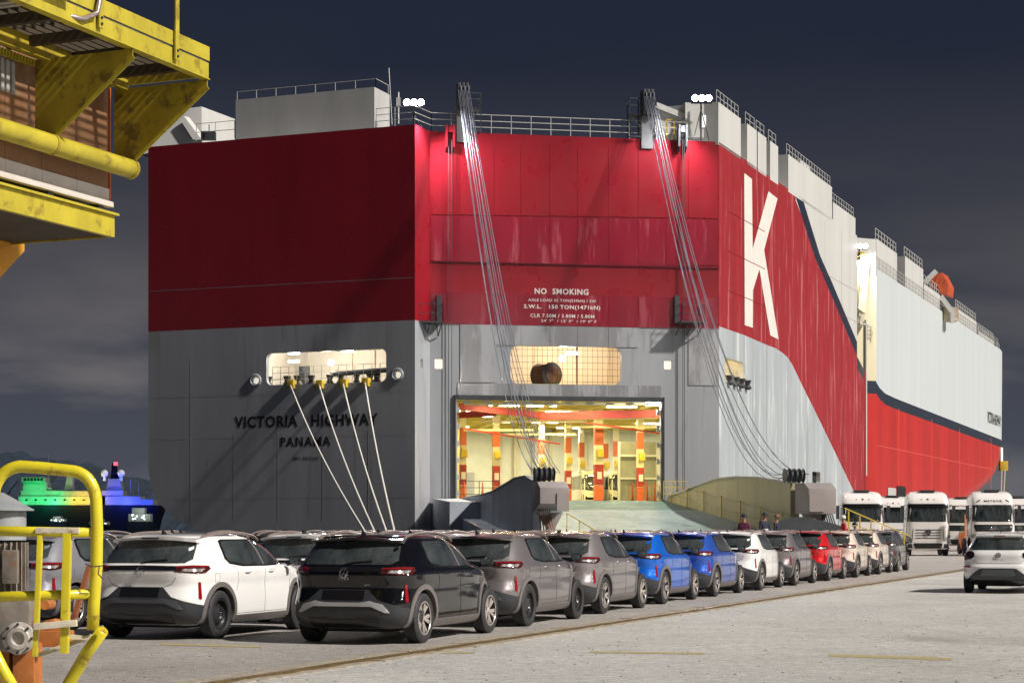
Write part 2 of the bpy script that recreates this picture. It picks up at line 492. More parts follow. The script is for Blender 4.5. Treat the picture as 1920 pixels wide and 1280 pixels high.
def rim_alloy(rr, wd, spokes=5):
    mb = MB(); h = wd / 2
    mb.lathe([(rr - .004, h * .95), (rr - .022, h * .93), (rr - .03, h * .3), (rr - .05, -h * .5), (0.03, -h * .5)], (0, 0, 0), (0, 1, 0), 40, 1)
    mb.lathe([(rr + .004, h * .80), (rr + .006, h * .97), (rr - .008, h * 1.0), (rr - .018, h * .9)], (0, 0, 0), (0, 1, 0), 40, 0)
    for k in range(spokes):
        a = 2 * math.pi * k / spokes
        for da, rA in ((-0.10, 1), (0.13, 1)):
            a0 = a; a1 = a + da * 1.9
            c0 = Vector((math.cos(a0) * .035, h * .62, math.sin(a0) * .035)); c1 = Vector((math.cos(a1) * (rr - .012), h * .88, math.sin(a1) * (rr - .012)))
            ax = (c1 - c0).normalized(); side = Vector((0, 1, 0)).cross(ax).normalized()
            w0, w1 = .020, .026
            vs = [c0 - side * w0, c0 + side * w0, c1 + side * w1, c1 - side * w1]
            vs += [v - Vector((0, .035, 0)) for v in vs]
            mb.add(vs, [(0, 1, 2, 3), (0, 4, 5, 1), (1, 5, 6, 2), (2, 6, 7, 3), (3, 7, 4, 0), (7, 6, 5, 4)], 0)
    mb.lathe([(.001, h * .74), (.035, h * .73), (.05, h * .6), (.05, h * .3)], (0, 0, 0), (0, 1, 0), 20, 0)
    return mb.mesh('rim')

def rim_steel(rr, wd):
    mb = MB(); h = wd / 2
    mb.lathe([(rr + .004, h * .80), (rr + .006, h * .95), (rr - .012, h * .93), (rr - .022, h * .5), (rr - .055, h * .25), (rr - .075, h * .45), (.085, h * .62), (.07, h * .45), (.04, h * .45), (.035, h * .6), (.001, h * .6)], (0, 0, 0), (0, 1, 0), 40)
    for k in range(10):
        a = 2 * math.pi * k / 10; c = Vector((math.cos(a) * .118, h * .575, math.sin(a) * .118))
        mb.lathe([(.001, 0.004), (.017, 0.004), (.02, -.01)], c, (0, 1, 0), 8, 1)
    for k in range(5):
        a = 2 * math.pi * k / 5; c = Vector((math.cos(a) * .052, h * .6, math.sin(a) * .052))
        mb.lathe([(.001, .012), (.010, .012), (.012, -.01)], c, (0, 1, 0), 6, 2)
    return mb.mesh('rim')

def mirror_y(pts): return [(-a, z) for a, z in pts][::-1]

def emblem(mb, fn, cu, cv, r, du=1.0, tr=0.006, off=0.008):
    q = lambda a, b: (lambda h: h[0] + h[1] * off)(fn(cu + a * du, cv + b))
    mb.tube([q(r * math.sin(2 * math.pi * k / 20), r * math.cos(2 * math.pi * k / 20)) for k in range(21)], tr, 5)
    for path in ([(-.42, .82), (0, .12), (.42, .82)], [(-.88, .35), (-.42, -.75), (0, .0), (.42, -.75), (.88, .35)]):
        mb.tube([q(a * r, b * r) for a, b in path], tr, 5)

def fit_text(fn, s, cu, cv, wd, ht, off, sgn, du, name, m, parent, bold=0.0, spacing=1.0):
    vs, fs = text_mesh(s, ht, wd, bold, spacing); mb = MB()
    mb.add([(lambda h: h[0] + h[1] * off)(fn(cu + sgn * (v[0] - wd / 2) * du, cv + v[1])) for v in vs], fs)
    return mb.build(name, m, parent)

WHEEL_ALLOY = rim_alloy(0.222, 0.20); WHEEL_STEEL = rim_steel(0.215, 0.20); TYRE = tyre_mesh(0.338, 0.208, 0.218)
for me_, ms_ in ((WHEEL_ALLOY, (M_alloy, M_black)), (WHEEL_STEEL, (M_steel, M_well, M_chrome)), (TYRE, (M_rubber,))):
    for k in ms_: me_.materials.append(k)
    for p in me_.polygons: p.use_smooth = True
    me_.set_sharp_from_angle(angle=R(32))

def paint(name, c, metal=0.0, rough=0.28, flake=0.0):
    return mat('paint_' + name, c, rough, metal, coat=1.0, spec=.2, flake=flake, var=0.04, vscale=1.5)

def wheel(parent, x, y, z, sgn, rimmesh, tyremesh=None, name='wheel'):
    wm = bpy.data.objects.new(name, tyremesh or TYRE); COL.objects.link(wm); wm.parent = parent
    wm.location = (x, y, z); wm.rotation_euler = (0, random.uniform(0, 6), 0 if sgn > 0 else math.pi)
    if sgn < 0: wm.rotation_euler = (0, random.uniform(0, 6), math.pi)
    rm = bpy.data.objects.new('rim', rimmesh); COL.objects.link(rm); rm.parent = wm
    return wm

def make_suv():
    root = empty('parked_car')
    tab = [  # z, xr, xf, w, nr, nf
        (0.19, -1.72, 1.80, .74, 5, 5), (0.22, -1.86, 1.92, .80, 5, 4.5), (0.30, -2.00, 2.02, .855, 5, 4), (0.42, -2.055, 2.075, .876, 5, 3.6),
        (0.55, -2.055, 2.085, .882, 5, 3.4), (0.66, -2.015, 2.07, .880, 5, 3.3), (0.76, -1.985, 2.05, .876, 5, 3.2), (0.86, -1.995, 2.00, .884, 5, 3.2),
        (0.93, -2.00, 1.90, .884, 5, 3.2), (0.98, -1.985, 1.72, .872, 5, 3.2), (1.01, -1.965, 1.48, .856, 5, 3.3), (1.04, -1.935, 1.18, .845, 5, 3.6),
        (1.10, -1.875, 1.02, .826, 5, 4), (1.18, -1.80, .86, .798, 5, 4), (1.27, -1.71, .66, .762, 5, 4), (1.35, -1.63, .42, .722, 5, 4), (1.405, -1.585, .18, .680, 5, 4),
        (1.435, -1.55, -.02, .635, 5, 4), (1.455, -1.45, -.22, .555, 4.5, 3.5), (1.468, -1.28, -.36, .42, 4, 3), (1.476, -1.05, -.5, .22, 3, 3), (1.479, -.85, -.64, .06, 2, 2)]
    mb = loft_body(tab, -0.75, 24, 4); sk = Skin(mb, -0.9)
    me = mb.mesh('body'); me = cut_arches(me, (-1.285, 1.285), 0.388, 0.345)
    me.materials.clear(); me.materials.append(paint('white', (0.80, 0.79, 0.77))); me.materials.append(M_well)
    for p in me.polygons:
        p.use_smooth = True; c = p.center
        for ax in (-1.285, 1.285):
            d = math.hypot(c.x - ax, c.z - .345)
            if (d < .392 and abs(c.y) < .875 and abs(p.normal.y) < .8) or (d < .39 and abs(c.y) < .56): p.material_index = 1
        if c.z < .20: p.material_index = 1
    me.set_sharp_from_angle(angle=R(38))
    body = bpy.data.objects.new('body', me); COL.objects.link(body); body.parent = root
    pol = sk.polar(); rear = sk.rear()
    # rear window, spoiler, wiper
    rw = patch(rear, [(-.61, 1.065), (.61, 1.065), (.685, 1.12), (.645, 1.29), (.60, 1.385), (-.60, 1.385), (-.645, 1.29), (-.685, 1.12)], (.1, .05), .006, .02)
    rwo = rw.build('rear_window', M_glass, root, 40)
    wp = MB(); wp.tube([rear(0.02, 1.075)[0] + Vector((-.02, 0, 0)), rear(-.12, 1.10)[0] + Vector((-.03, 0, 0)), rear(-.36, 1.115)[0] + Vector((-.022, 0, 0))], .010, 5)
    wp.build('wiper', M_black, root)
    sp = MB(); yw = [-.665, -.5, -.22, 0, .22, .5, .665]
    for i, (y0, y1) in enumerate(zip(yw[:-1], yw[1:])):
        def sec(y):
            t = abs(y) / .665; xe = -1.735 + .10 * t ** 3; return [Vector((-1.40, y, 1.452 - .035 * t ** 2)), Vector((xe, y, 1.425 - .04 * t ** 2)), Vector((xe + .004, y, 1.395 - .04 * t ** 2)), Vector((-1.52, y, 1.372 - .03 * t * t))]
        a, b = sec(y0), sec(y1); sp.add(a + b, [(0, 1, 5, 4), (1, 2, 6, 5), (2, 3, 7, 6)] + ([(0, 3, 2, 1)] if i == 0 else []) + ([(4, 5, 6, 7)] if i == 5 else []))
    spo = sp.build('spoiler', MATS['paint_white'], root, 50, fix=True)
    bl = MB(); bl.box((-1.738, 0, 1.410), (.012, .27, .018)); bl.build('brake_light', M_black, root)
    # dark band, lamps, reflectors
    band = patch(pol, [(-27, .965), (27, .965), (27, 1.022), (0, 1.030), (-27, 1.022)], (2.5, .02), .012, .02); band.build('tailgate_band', M_black, root, 40)
    for sg in (1, -1):
        pts = [(26, .95), (40, .925), (47, .93), (52.5, .985), (51, 1.03), (38, 1.035), (26, 1.022)]
        pts = [(a * sg, z) for a, z in pts]
        if sg < 0: pts.reverse()
        lm = patch(pol, pts, (2.5, .03), .010, .03).build('tail_light', M_lamp, root, 40)
        st_ = [(27, 1.005), (50, 1.012), (50, 1.024), (27, 1.015)]; st_ = [(a * sg, z) for a, z in st_]
        if sg < 0: st_.reverse()
        patch(pol, st_, (2.5, .03), .0135, .005).build('light_bar', M_red, lm, 40)
        ib = [(30, .955), (44, .945), (47, .985), (32, .985)]; ib = [(a * sg, z) for a, z in ib]
        if sg < 0: ib.reverse()
        patch(pol, ib, (2.5, .03), .0135, .005).build('clear_lens', M_lens, lm, 40)
        rf = [(41.5, .58), (43, .56), (44.2, .58), (43.6, .80), (41.8, .81)]; rf = [(a * sg, z) for a, z in rf]
        if sg < 0: rf.reverse()
        patch(pol, rf, (2, .05), .008, .02).build('reflector', M_red, root, 40)
    # lower bumper
    bp = [(-63, .225), (63, .225), (63, .44), (50, .47), (41, .50), (32, .545), (24, .60), (19.5, .70), (18, .735), (-18, .735), (-19.5, .70), (-24, .60), (-32, .545), (-41, .50), (-50, .47), (-63, .44)]
    patch(pol, bp, (4, .06), .010, .02).build('rear_bumper', M_plastic, root, 30)
    pp = [(-15, .60), (15, .60), (15.5, .725), (-15.5, .725)]
    patch(pol, pp, (4, .05), .014, .004).build('plate_recess', M_black, root, 40)
    sk1 = [(-31, .43), (-28, .435), (-20, .515), (20, .515), (28, .435), (31, .43), (27, .545), (19, .585), (12, .565), (-12, .565), (-19, .585), (-27, .545)]
    patch(pol, sk1, (3, .05), .020, .01).build('bumper_insert', M_silver, root, 30)
    dp = [(-26, .245), (26, .245), (24, .36), (12, .375), (8, .35), (-8, .35), (-12, .375), (-24, .36)]
    patch(pol, dp, (4, .05), .016, .01).build('bumper_skid', M_black, root, 30)
    # seams on the tailgate
    sm = MB()
    for sg in (1, -1):
        seam(pol, [(sg * 25.5, .96), (sg * 26.5, .86), (sg * 24, .78), (sg * 18.5, .742)], .0035, 3, 0, sm)
        seam(sk.side(sg), [(.06, 1.0), (.045, .75), (.05, .34)], .0035, .05, 0, sm)
        seam(sk.side(sg), [(-.90, 1.02), (-.80, .92), (-.77, .80), (-.84, .66)], .0035, .05, 0, sm)
        seam(sk.side(sg), [(.98, .99), (1.0, .80), (.90, .55), (.86, .34)], .0035, .05, 0, sm)
        seam(sk.side(sg), [(-.84, .335), (.86, .335)], .0035, .08, 0, sm)
        seam(sk.side(sg), [(-1.45, .92), (-1.33, .92), (-1.33, .80), (-1.45, .80), (-1.45, .92)] if sg < 0 else [(.98, .99), (1.5, .96)], .0025, .04, 0, sm)
    sm.build('panel_gap', M_well, root)
    fit_text(pol, 'TERA', 0, .865, 8.0, .032, .012, 1, -1.0, 'lettering', M_white_letters, root, 0.02, 1.6)
    fit_text(pol, '200 TSI', -17, .79, 4.0, .02, .012, 1, -1.0, 'model_badge', M_white_letters, root, 0.01, 1.1)
    em = MB(); emblem(em, pol, 0, .955, .058, 55.0, .0055, .014); em.build('emblem', M_chrome, root)
    # sides
    for sg in (1, -1):
        sd = sk.side(sg)
        w1 = [(-1.04, 1.355), (-1.06, 1.30), (-1.05, 1.14), (-.97, 1.075), (-.62, 1.03), (.00, 1.02), (-.155, 1.375), (-.95, 1.372)]
        w2 = [(-.08, 1.375), (.08, 1.02), (.84, 1.03), (.90, 1.05), (.86, 1.10), (.40, 1.34), (.30, 1.372)]
        fr = [(-1.09, 1.37), (-1.11, 1.29), (-1.09, 1.12), (-.98, 1.045), (-.62, 1.005), (.10, .998), (.90, 1.008), (.965, 1.035), (.92, 1.105), (.44, 1.365), (.32, 1.392), (-1.0, 1.392)]
        wf = patch(sd, fr, (.09, .06), .003, .02).build('window_frame', M_black, root, 40)
        patch(sd, w1, (.09, .06), .007, .004).build('side_window', M_glass, root, 40)
        patch(sd, w2, (.09, .06), .007, .004).build('side_window', M_glass, root, 40)
        patch(sd, [(-.145, 1.375), (.012, 1.02), (.068, 1.02), (-.09, 1.375)], (.09, .06), .011, .005).build('door_pillar', M_clad, root, 40)
        for ax in (-1.285, 1.285):
            poly = []
            for k in range(25):
                a = R(-14 + (208) * k / 24); poly.append((ax + .455 * math.cos(a), .345 + .455 * math.sin(a)))
            for k in range(25):
                a = R(194 - 208 * k / 24); poly.append((ax + .384 * math.cos(a), .345 + .384 * math.sin(a)))
            patch(sd, poly, (.08, .08), .016, .05).build('wheel_arch_trim', M_clad, root, 30)
        patch(sd, [(-.88, .215), (.89, .215), (.86, .315), (-.85, .315)], (.1, .05), .014, .03).build('sill_trim', M_clad, root, 30)
        for hx in (-.50, .25):
            h, n = sd(hx, .925); hb = MB()
            hb.tube([h + Vector((-.085, 0, 0)) - n * .01, h + Vector((-.07, 0, 0)) + n * .02, h + Vector((.05, 0, 0)) + n * .02, h + Vector((.07, 0, 0)) - n * .01], .012, 6)
            hb.build('door_handle', MATS['paint_white'], root, 60)
        mr = MB()
        for k, (dx, sy, sz) in enumerate([(0, .085, .06), (.05, .10, .07), (.10, .085, .055), (.14, .05, .03)]): pass
        rings = []
        for dx, sy, sz in [(0, .088, .056), (.02, .095, .062), (.08, .088, .056), (.12, .05, .034), (.135, .01, .01)]:
            rings.append([Vector((.80 + dx, sg * (.975 + .0 * dx) + math.copysign(abs(math.cos(t)) ** .7, math.cos(t)) * sy, 1.065 + math.copysign(abs(math.sin(t)) ** .7, math.sin(t)) * sz)) for t in [2 * math.pi * q / 16 for q in range(16)]])
        vs = [v for r_ in rings for v in r_]; fs = [(i * 16 + k, i * 16 + (k + 1) % 16, (i + 1) * 16 + (k + 1) % 16, (i + 1) * 16 + k) for i in range(4) for k in range(16)] + [tuple(range(16))]
        mr.add(vs, fs); mr.bar((.86, sg * .84, 1.0), (.86, sg * .95, 1.03), .06, .04)
        mo = mr.build('wing_mirror', M_black, root, 50, fix=True)
        mg = MB(); mg.add([Vector((.797, sg * .975 + y, 1.065 + z)) for y, z in rrect(-.075, -.045, .075, .045, .03)], [tuple(range(20))]); mg.build('mirror_glass', M_chrome, mo)
        rl = MB(); pth = []
        for k in range(15):
            u = k / 14; x = -1.50 + 1.78 * u; zz = 1.425 + .066 * (math.sin(math.pi * u) ** .5) - .035 * abs(2 * u - 1) ** 2
            pth.append((x, sg * (.640 - .01 * abs(2 * u - 1)), zz - .02 * (k in (0, 14))))
        rl.tube(pth, .022, 6); rl.build('roof_rail', M_rail, root, 60)
    # antenna fin
    fn_ = MB(); fn_.prism([(-1.42, -.008, 1.445), (-1.27, -.008, 1.465), (-1.33, -.008, 1.50), (-1.405, -.008, 1.525)], None, (0, .016, 0)); fn_.build('antenna', M_black, root, fix=True)
    ub = MB(); ub.box((0, 0, .24), (3.3, 1.0, .16)); ub.box((-1.65, -.25, .24), (.25, .5, .14)); ub.bar((-1.285, -.7, .33), (-1.285, .7, .33), .09); ub.tube([(-1.7, .35, .22), (-1.92, .38, .20)], .03, 8); ub.build('underbody', M_well, root)
    for ax in (-1.285, 1.285):
        for sg in (1, -1): wheel(root, ax, sg * .775, .338, sg, WHEEL_ALLOY)
    return root

def set_obj_mat(o, m, slot=0):
    o.material_slots[slot].link = 'OBJECT'; o.material_slots[slot].material = m

def dress(root, body_m, handles=True, steel=False, insert=None, band=True, roof=None):
    for ch in root_children[root.name]:
        nm = ch.name.split('.')[0]
        if nm in ('body', 'spoiler', 'door_handle', 'tank_cap'): set_obj_mat(ch, body_m)
        if nm == 'spoiler' and roof: set_obj_mat(ch, roof)
        if nm == 'bumper_insert' and insert: set_obj_mat(ch, insert)
        if nm == 'wheel' and steel:
            for g in root_children.get(ch.name, ()): g.data = WHEEL_STEEL
root_children = {}

def make_hatchback():
    root = empty('white_hatchback')
    tab = [(0.19, -1.60, 1.75, .70, 5, 5), (0.24, -1.78, 1.88, .78, 5, 4.5), (0.34, -1.94, 2.0, .845, 5, 4), (0.50, -1.985, 2.03, .872, 5, 3.6), (0.62, -1.985, 2.03, .878, 5, 3.4),
           (0.70, -1.945, 2.01, .874, 5, 3.3), (0.80, -1.925, 1.94, .872, 5, 3.2), (0.90, -1.915, 1.78, .866, 5, 3.2), (0.96, -1.89, 1.55, .85, 5, 3.3), (1.0, -1.86, 1.15, .83, 5, 3.6),
           (1.08, -1.80, 1.0, .79, 5, 4), (1.18, -1.72, .80, .735, 5, 4), (1.28, -1.63, .56, .68, 5, 4), (1.36, -1.56, .30, .62, 5, 4), (1.41, -1.50, .05, .555, 5, 4),
           (1.44, -1.36, -.15, .45, 4.5, 3.5), (1.455, -1.1, -.35, .28, 4, 3), (1.46, -.85, -.6, .06, 2, 2)]
    mb = loft_body(tab, -0.7, 22, 4); sk = Skin(mb, -0.9)
    me = cut_arches(mb.mesh('body'), (-1.28, 1.28), 0.355, 0.32)
    me.materials.clear(); me.materials.append(MATS['paint_white']); me.materials.append(M_well)
    for p in me.polygons:
        p.use_smooth = True; c = p.center
        for ax in (-1.28, 1.28):
            d = math.hypot(c.x - ax, c.z - .32)
            if (d < .36 and abs(c.y) < .86 and abs(p.normal.y) < .8) or (d < .357 and abs(c.y) < .56): p.material_index = 1
        if c.z < .21: p.material_index = 1
    me.set_sharp_from_angle(angle=R(38))
    body = bpy.data.objects.new('body', me); COL.objects.link(body); body.parent = root
    pol = sk.polar(); rear = sk.rear()
    patch(rear, [(-.60, 1.035), (.60, 1.035), (.66, 1.05), (.545, 1.33), (-.545, 1.33), (-.66, 1.05)], (.1, .05), .006, .02).build('rear_window', M_glass, root, 40)
    bl = MB(); bl.box((-1.66, 0, 1.372), (.02, .26, .022)); bl.build('brake_light', M_red, root)
    sp = MB(); sp.prism([(-1.42, -.56, 1.42), (-1.655, -.56, 1.385), (-1.655, -.56, 1.355), (-1.5, -.56, 1.35)], None, (0, 1.12, 0)); spo = sp.build('spoiler', MATS['paint_white'], root, fix=True); bevel(spo, .01)
    for sg in (1, -1):
        g = lambda pts: [(a * sg, z) for a, z in pts][::sg]
        lm = patch(pol, g([(29.5, .88), (33, .82), (44, .79), (50, .86), (49, .985), (34, 1.0), (30, .955)]), (2.5, .03), .012, .03).build('tail_light', M_black, root, 40)
        patch(pol, g([(32, .90), (45, .86), (46, .94), (33, .955)]), (2.5, .03), .016, .004).build('light_bar', M_lamp, lm, 40)
        patch(pol, g([(32, .615), (44, .62), (44, .655), (33, .65)]), (2.5, .03), .010, .02).build('reflector', M_red, root, 40)
        sd = sk.side(sg)
        patch(sd, [(-1.0, 1.30), (-1.18, 1.08), (-1.12, 1.03), (.0, 1.0), (-.1, 1.35), (-.85, 1.34)][::1], (.09, .06), .006, .02).build('side_window', M_glass, root, 40)
        patch(sd, [(-.03, 1.35), (.07, 1.0), (.85, 1.0), (.80, 1.06), (.34, 1.33)], (.09, .06), .006, .02).build('side_window', M_glass, root, 40)
        for hx in (-.5, .3):
            h, n = sd(hx, .90); hb = MB(); hb.bar(h + Vector((-.08, 0, 0)) + n * .015, h + Vector((.08, 0, 0)) + n * .015, .03, .03); hb.build('door_handle', MATS['paint_white'], root)
        mr = MB(); mr.lathe([(.001, -.05), (.07, -.045), (.085, 0), (.06, .07), (.001, .09)], (.78, sg * .98, 1.03), (1, 0, 0), 14); mr.bar((.8, sg * .82, .99), (.8, sg * .93, 1.02), .05, .03)
        mr.build('wing_mirror', M_black, root, 60, fix=True)
        for ax in (-1.28, 1.28): wheel(root, ax, sg * .76, .338 * .94, sg, WHEEL_STEEL).scale = (.94, .94, .94)
    patch(pol, [(-40, .29), (40, .29), (36, .37), (22, .585), (19, .60), (-19, .60), (-22, .585), (-36, .37)], (4, .05), .012, .02).build('rear_bumper', M_plastic, root, 30)
    patch(pol, [(-21, .42), (21, .42), (18, .57), (-18, .57)], (4, .05), .017, .004).build('plate_recess', mat('plate_panel', (.10, .11, .12), .4), root, 30)
    patch(pol, [(-60, .215), (60, .215), (58, .30), (36, .36), (30, .33), (-30, .33), (-36, .36), (-58, .30)], (4, .05), .016, .02).build('bumper_skid', M_black, root, 30)
    sm = MB()
    seam(pol, [(-31, .80), (-25, .72), (25, .72), (31, .80)], .0035, 3, 0, sm)
    sm.build('panel_gap', M_well, root)
    em = MB(); emblem(em, pol, 0, .91, .055, 57.0, .0055, .012); em.build('emblem', M_black, root)
    fit_text(pol, 'TRACK', 0, .79, 13, .03, .012, 1, -1.0, 'lettering', M_black, root, 0.01, 1.5)
    f_ = MB(); f_.prism([(-1.45, -.008, 1.405), (-1.3, -.008, 1.435), (-1.38, -.008, 1.50)], None, (0, .016, 0)); f_.build('antenna', M_black, root, fix=True)
    ub = MB(); ub.box((0, 0, .24), (3.2, 1.0, .14)); ub.bar((-1.28, -.7, .30), (-1.28, .7, .30), .1); ub.box((-1.6, .1, .26), (.25, .55, .14)); ub.build('underbody', M_well, root)
    return root

def make_truck(kind):
    """cab-over tractor unit, front at +x"""
    root = empty('parked_truck'); pm = paint('truck', (0.76, 0.72, 0.69))
    tab = [(.36, -1.05, 1.02, 1.12, 9, 8), (.42, -1.1, 1.14, 1.2, 9, 7), (.7, -1.1, 1.19, 1.23, 10, 7), (1.1, -1.1, 1.20, 1.235, 10, 7), (1.55, -1.1, 1.18, 1.235, 10, 7), (1.9, -1.1, 1.15, 1.23, 10, 7),
           (2.4, -1.1, 1.09, 1.225, 10, 7), (2.85, -1.1, 1.02, 1.21, 10, 6), (3.1, -1.1, .93, 1.19, 9, 5.5), (3.35, -1.08, .74, 1.14, 8, 5), (3.52, -1.05, .48, 1.05, 7, 4), (3.62, -1.0, .15, .85, 5, 3.5), (3.66, -.8, -.3, .4, 3, 3)]
    mb = loft_body(tab, -.1, 18, 3); sk = Skin(mb, 0)
    me = cut_arches(mb.mesh('cab'), (.35,), 0.60, 0.5, .6)
    me.materials.clear(); me.materials.append(pm); me.materials.append(M_well)
    for p in me.polygons:
        p.use_smooth = True; c = p.center
        if math.hypot(c.x - .35, c.z - .5) < .61 and abs(c.y) < 1.2 and abs(p.normal.y) < .8: p.material_index = 1
    me.set_sharp_from_angle(angle=R(38))
    cab = bpy.data.objects.new('cab', me); COL.objects.link(cab); cab.parent = root
    fr = sk.front()
    def pf(poly, name, m, off=.01, par=root, st=(.2, .12)): return patch(fr, poly, st, off, .03).build(name, m, par, 40)
    pf([(-1.12, 1.92), (1.12, 1.92), (1.13, 2.0), (1.10, 2.86), (-1.10, 2.86), (-1.13, 2.0)], 'windscreen', M_glass)
    if kind == 'star':
        pf([(-1.08, 2.70), (1.08, 2.70), (1.08, 2.92), (-1.08, 2.92)], 'sun_visor', M_black, .05)
        for z in (1.44, 1.28, 1.13, .98): pf([(-.72, z), (.72, z), (.68, z + .045), (-.68, z + .045)], 'grille_slat', M_black, .012)
        pf([(-.85, .92), (-.80, 1.52), (-.83, 1.52), (-.89, .92)], 'grille_edge', M_clad, .012); pf([(.89, .92), (.83, 1.52), (.80, 1.52), (.85, .92)], 'grille_edge', M_clad, .012)
        em = MB(); c = fr(0, 1.33)[0] + Vector((.05, 0, 0)); em.lathe([(.001, 0), (.17, 0), (.17, -.05)], c, (1, 0, 0), 24)
        eo = em.build('badge_disc', M_black, root, fix=True)
        e2 = MB(); e2.tube([c + Vector((.012, .145 * math.sin(2 * math.pi * k / 24), .145 * math.cos(2 * math.pi * k / 24))) for k in range(25)], .012, 5)
        for k in range(3):
            a = 2 * math.pi * k / 3; e2.tube([c + Vector((.012, 0, 0)), c + Vector((.012, .145 * math.sin(a), .145 * math.cos(a)))], .014, 5)
        e2.build('star_emblem', M_chrome, root)
        pf([(-.72, .42), (.72, .42), (.80, .66), (.76, .72), (-.76, .72), (-.80, .66)], 'bumper_intake', M_black, .014)
        for sg in (1, -1):
            pf([(sg * .88, .80), (sg * 1.17, .88), (sg * 1.19, 1.08), (sg * .98, 1.06), (sg * .86, .90)][::sg], 'headlight', mat('headlamp', (.5, .5, .5), .1, .3, col2=(.12, .12, .13), var=.1, vscale=14, coat=.8), .015)
            pf([(sg * .86, .44), (sg * 1.10, .46), (sg * 1.12, .66), (sg * .90, .68)][::sg], 'fog_light', M_black, .015)
        for y in (-.35, 0, .35): 
            k = MB(); h = fr(y, 3.18)[0]; k.box(h, (.05, .05 + .04 * (y == 0), .05 + .05 * (y == 0))); k.build('marker_light', M_black, root)
    else:
        pf([(-.98, 1.38), (.98, 1.38), (1.06, 1.62), (1.04, 1.76), (-1.04, 1.76), (-1.06, 1.62)], 'grille', M_black, .012)
        for z in (1.5, 1.61): pf([(-.98, z), (.98, z), (.98, z + .02), (-.98, z + .02)], 'grille_slat', M_chrome, .03)
        em = MB(); emblem(em, lambda u, v: fr(u, v), 0, 1.56, .15, 1.0, .014, .05); em.build('emblem', M_chrome, root)
        fit_text(fr, 'METEOR', 0, 3.02, 1.0, .11, .012, 1, 1.0, 'lettering', M_black, root, 0.02, 1.25)
        pf([(-.75, .45), (.75, .45), (.85, .8), (-.85, .8)], 'bumper_intake', M_black, .014)
        for sg in (1, -1):
            pf([(sg * .80, 1.0), (sg * 1.15, 1.0), (sg * 1.18, 1.25), (sg * .95, 1.22)][::sg], 'headlight', mat('headlamp', (.5, .5, .5), .1, .3, col2=(.12, .12, .13), var=.1, vscale=14, coat=.8), .015)
            pf([(sg * .66, 3.12), (sg * .88, 3.0), (sg * .92, 3.03), (sg * .74, 3.15)][::sg], 'marker_light', M_black, .012)
    hz = MB(); hz.box((.20, 0, 3.66), (.5, .85, .12)); ho = hz.build('roof_hatch', M_plastic, root); bevel(ho, .03)
    for sg in (1, -1):
        sd = sk.side(sg)
        patch(sd, [(-.15, 1.95), (.78, 1.95), (.84, 2.1), (.78, 2.72), (-.15, 2.74)], (.2, .15), .012, .02).build('side_window', M_glass, root, 40)
        sm = MB(); seam(sd, [(-.35, 2.85), (-.35, 1.15), (.95, 1.15), (.98, 2.0), (.84, 2.85), (-.35, 2.85)], .012, .15, 0, sm); sm.build('door_seam', M_well, root)
        h = sd(-.2, 1.7); k = MB(); k.box(h[0] + h[1] * .02, (.22, .03, .05)); k.build('door_handle', M_black, root)
        m2 = MB(); m2.tube([(1.0, sg * 1.2, 2.85), (1.12, sg * 1.38, 2.82)], .02, 5); m2.box((1.08, sg * 1.42, 2.45), (.14, .18, .75)); m2.tube([(1.05, sg * 1.18, 2.1), (1.1, sg * 1.38, 2.15)], .02, 5)
        mo = m2.build('mirror_arm', M_plastic, root)
        for k in range(3):
            q = MB(); q.box((.95, sg * 1.16, .45 + .32 * k), (.35, .16, .04)); q.build('step', M_plastic, root)
        for x in (.35, -2.9):
            wm = wheel(root, x, sg * 1.02, .5, sg, WHEEL_STEEL); wm.scale = (1.48, 1.35, 1.48)
    ch = MB(); ch.box((-1.6, 0, .85), (5.0, .85, .26)); ch.box((-1.9, .95, .65), (1.2, .4, .55)); ch.box((-1.9, -.95, .65), (1.2, .4, .55)); ch.box((-3.0, 0, 1.12), (.9, .9, .12)); ch.bar((-2.9, -1, .5), (-2.9, 1, .5), .2); ch.bar((.35, -1, .5), (.35, 1, .5), .2)
    ch.build('chassis', M_well, root)
    bk = MB(); bk.box((-1.18, 0, 2.0), (.15, 2.3, 2.6)); bk.build('rear_wall', pm, root)
    return root

def make_bus():
    root = empty('small_bus'); pm = paint('bus', (0.75, 0.70, 0.52))
    tab = [(.3, -3, 2.9, 1.0, 9, 8), (.4, -3, 3.0, 1.1, 10, 7), (1.0, -3, 3.03, 1.14, 10, 6), (1.5, -3, 3.0, 1.14, 10, 6), (2.2, -3, 2.85, 1.12, 10, 6), (2.7, -3, 2.65, 1.05, 9, 5), (2.9, -2.9, 2.4, .9, 7, 4), (2.95, -2.6, 2.1, .5, 4, 4)]
    mb = loft_body(tab, 0, 14, 3); sk = Skin(mb, 0); mb.build('body', pm, root, 40)
    fr = sk.front()
    patch(fr, [(-1.0, 1.35), (0, 1.22), (1.0, 1.35), (1.06, 1.7), (1.0, 2.6), (-1.0, 2.6), (-1.06, 1.7)], (.2, .12), .012, .03).build('windscreen', M_glass, root, 40)
    patch(fr, [(-1.05, .5), (1.05, .5), (1.05, 1.05), (.55, .72), (-.55, .72), (-1.05, 1.05)], (.2, .12), .012, .03).build('grille', M_black, root, 40)
    fit_text(fr, 'IVECO', 0, .92, .6, .10, .012, 1, 1.0, 'lettering', M_black, root)
    for sg in (1, -1):
        for x in (-1.9, 1.9):
            wm = wheel(root, x, sg * .98, .4, sg, WHEEL_STEEL); wm.scale = (1.18, 1.1, 1.18)
        patch(sk.side(sg), [(-2.8, 1.4), (2.3, 1.4), (2.2, 2.5), (-2.8, 2.5)], (.4, .3), .012, .03).build('side_window', M_glass, root, 40)
    return root
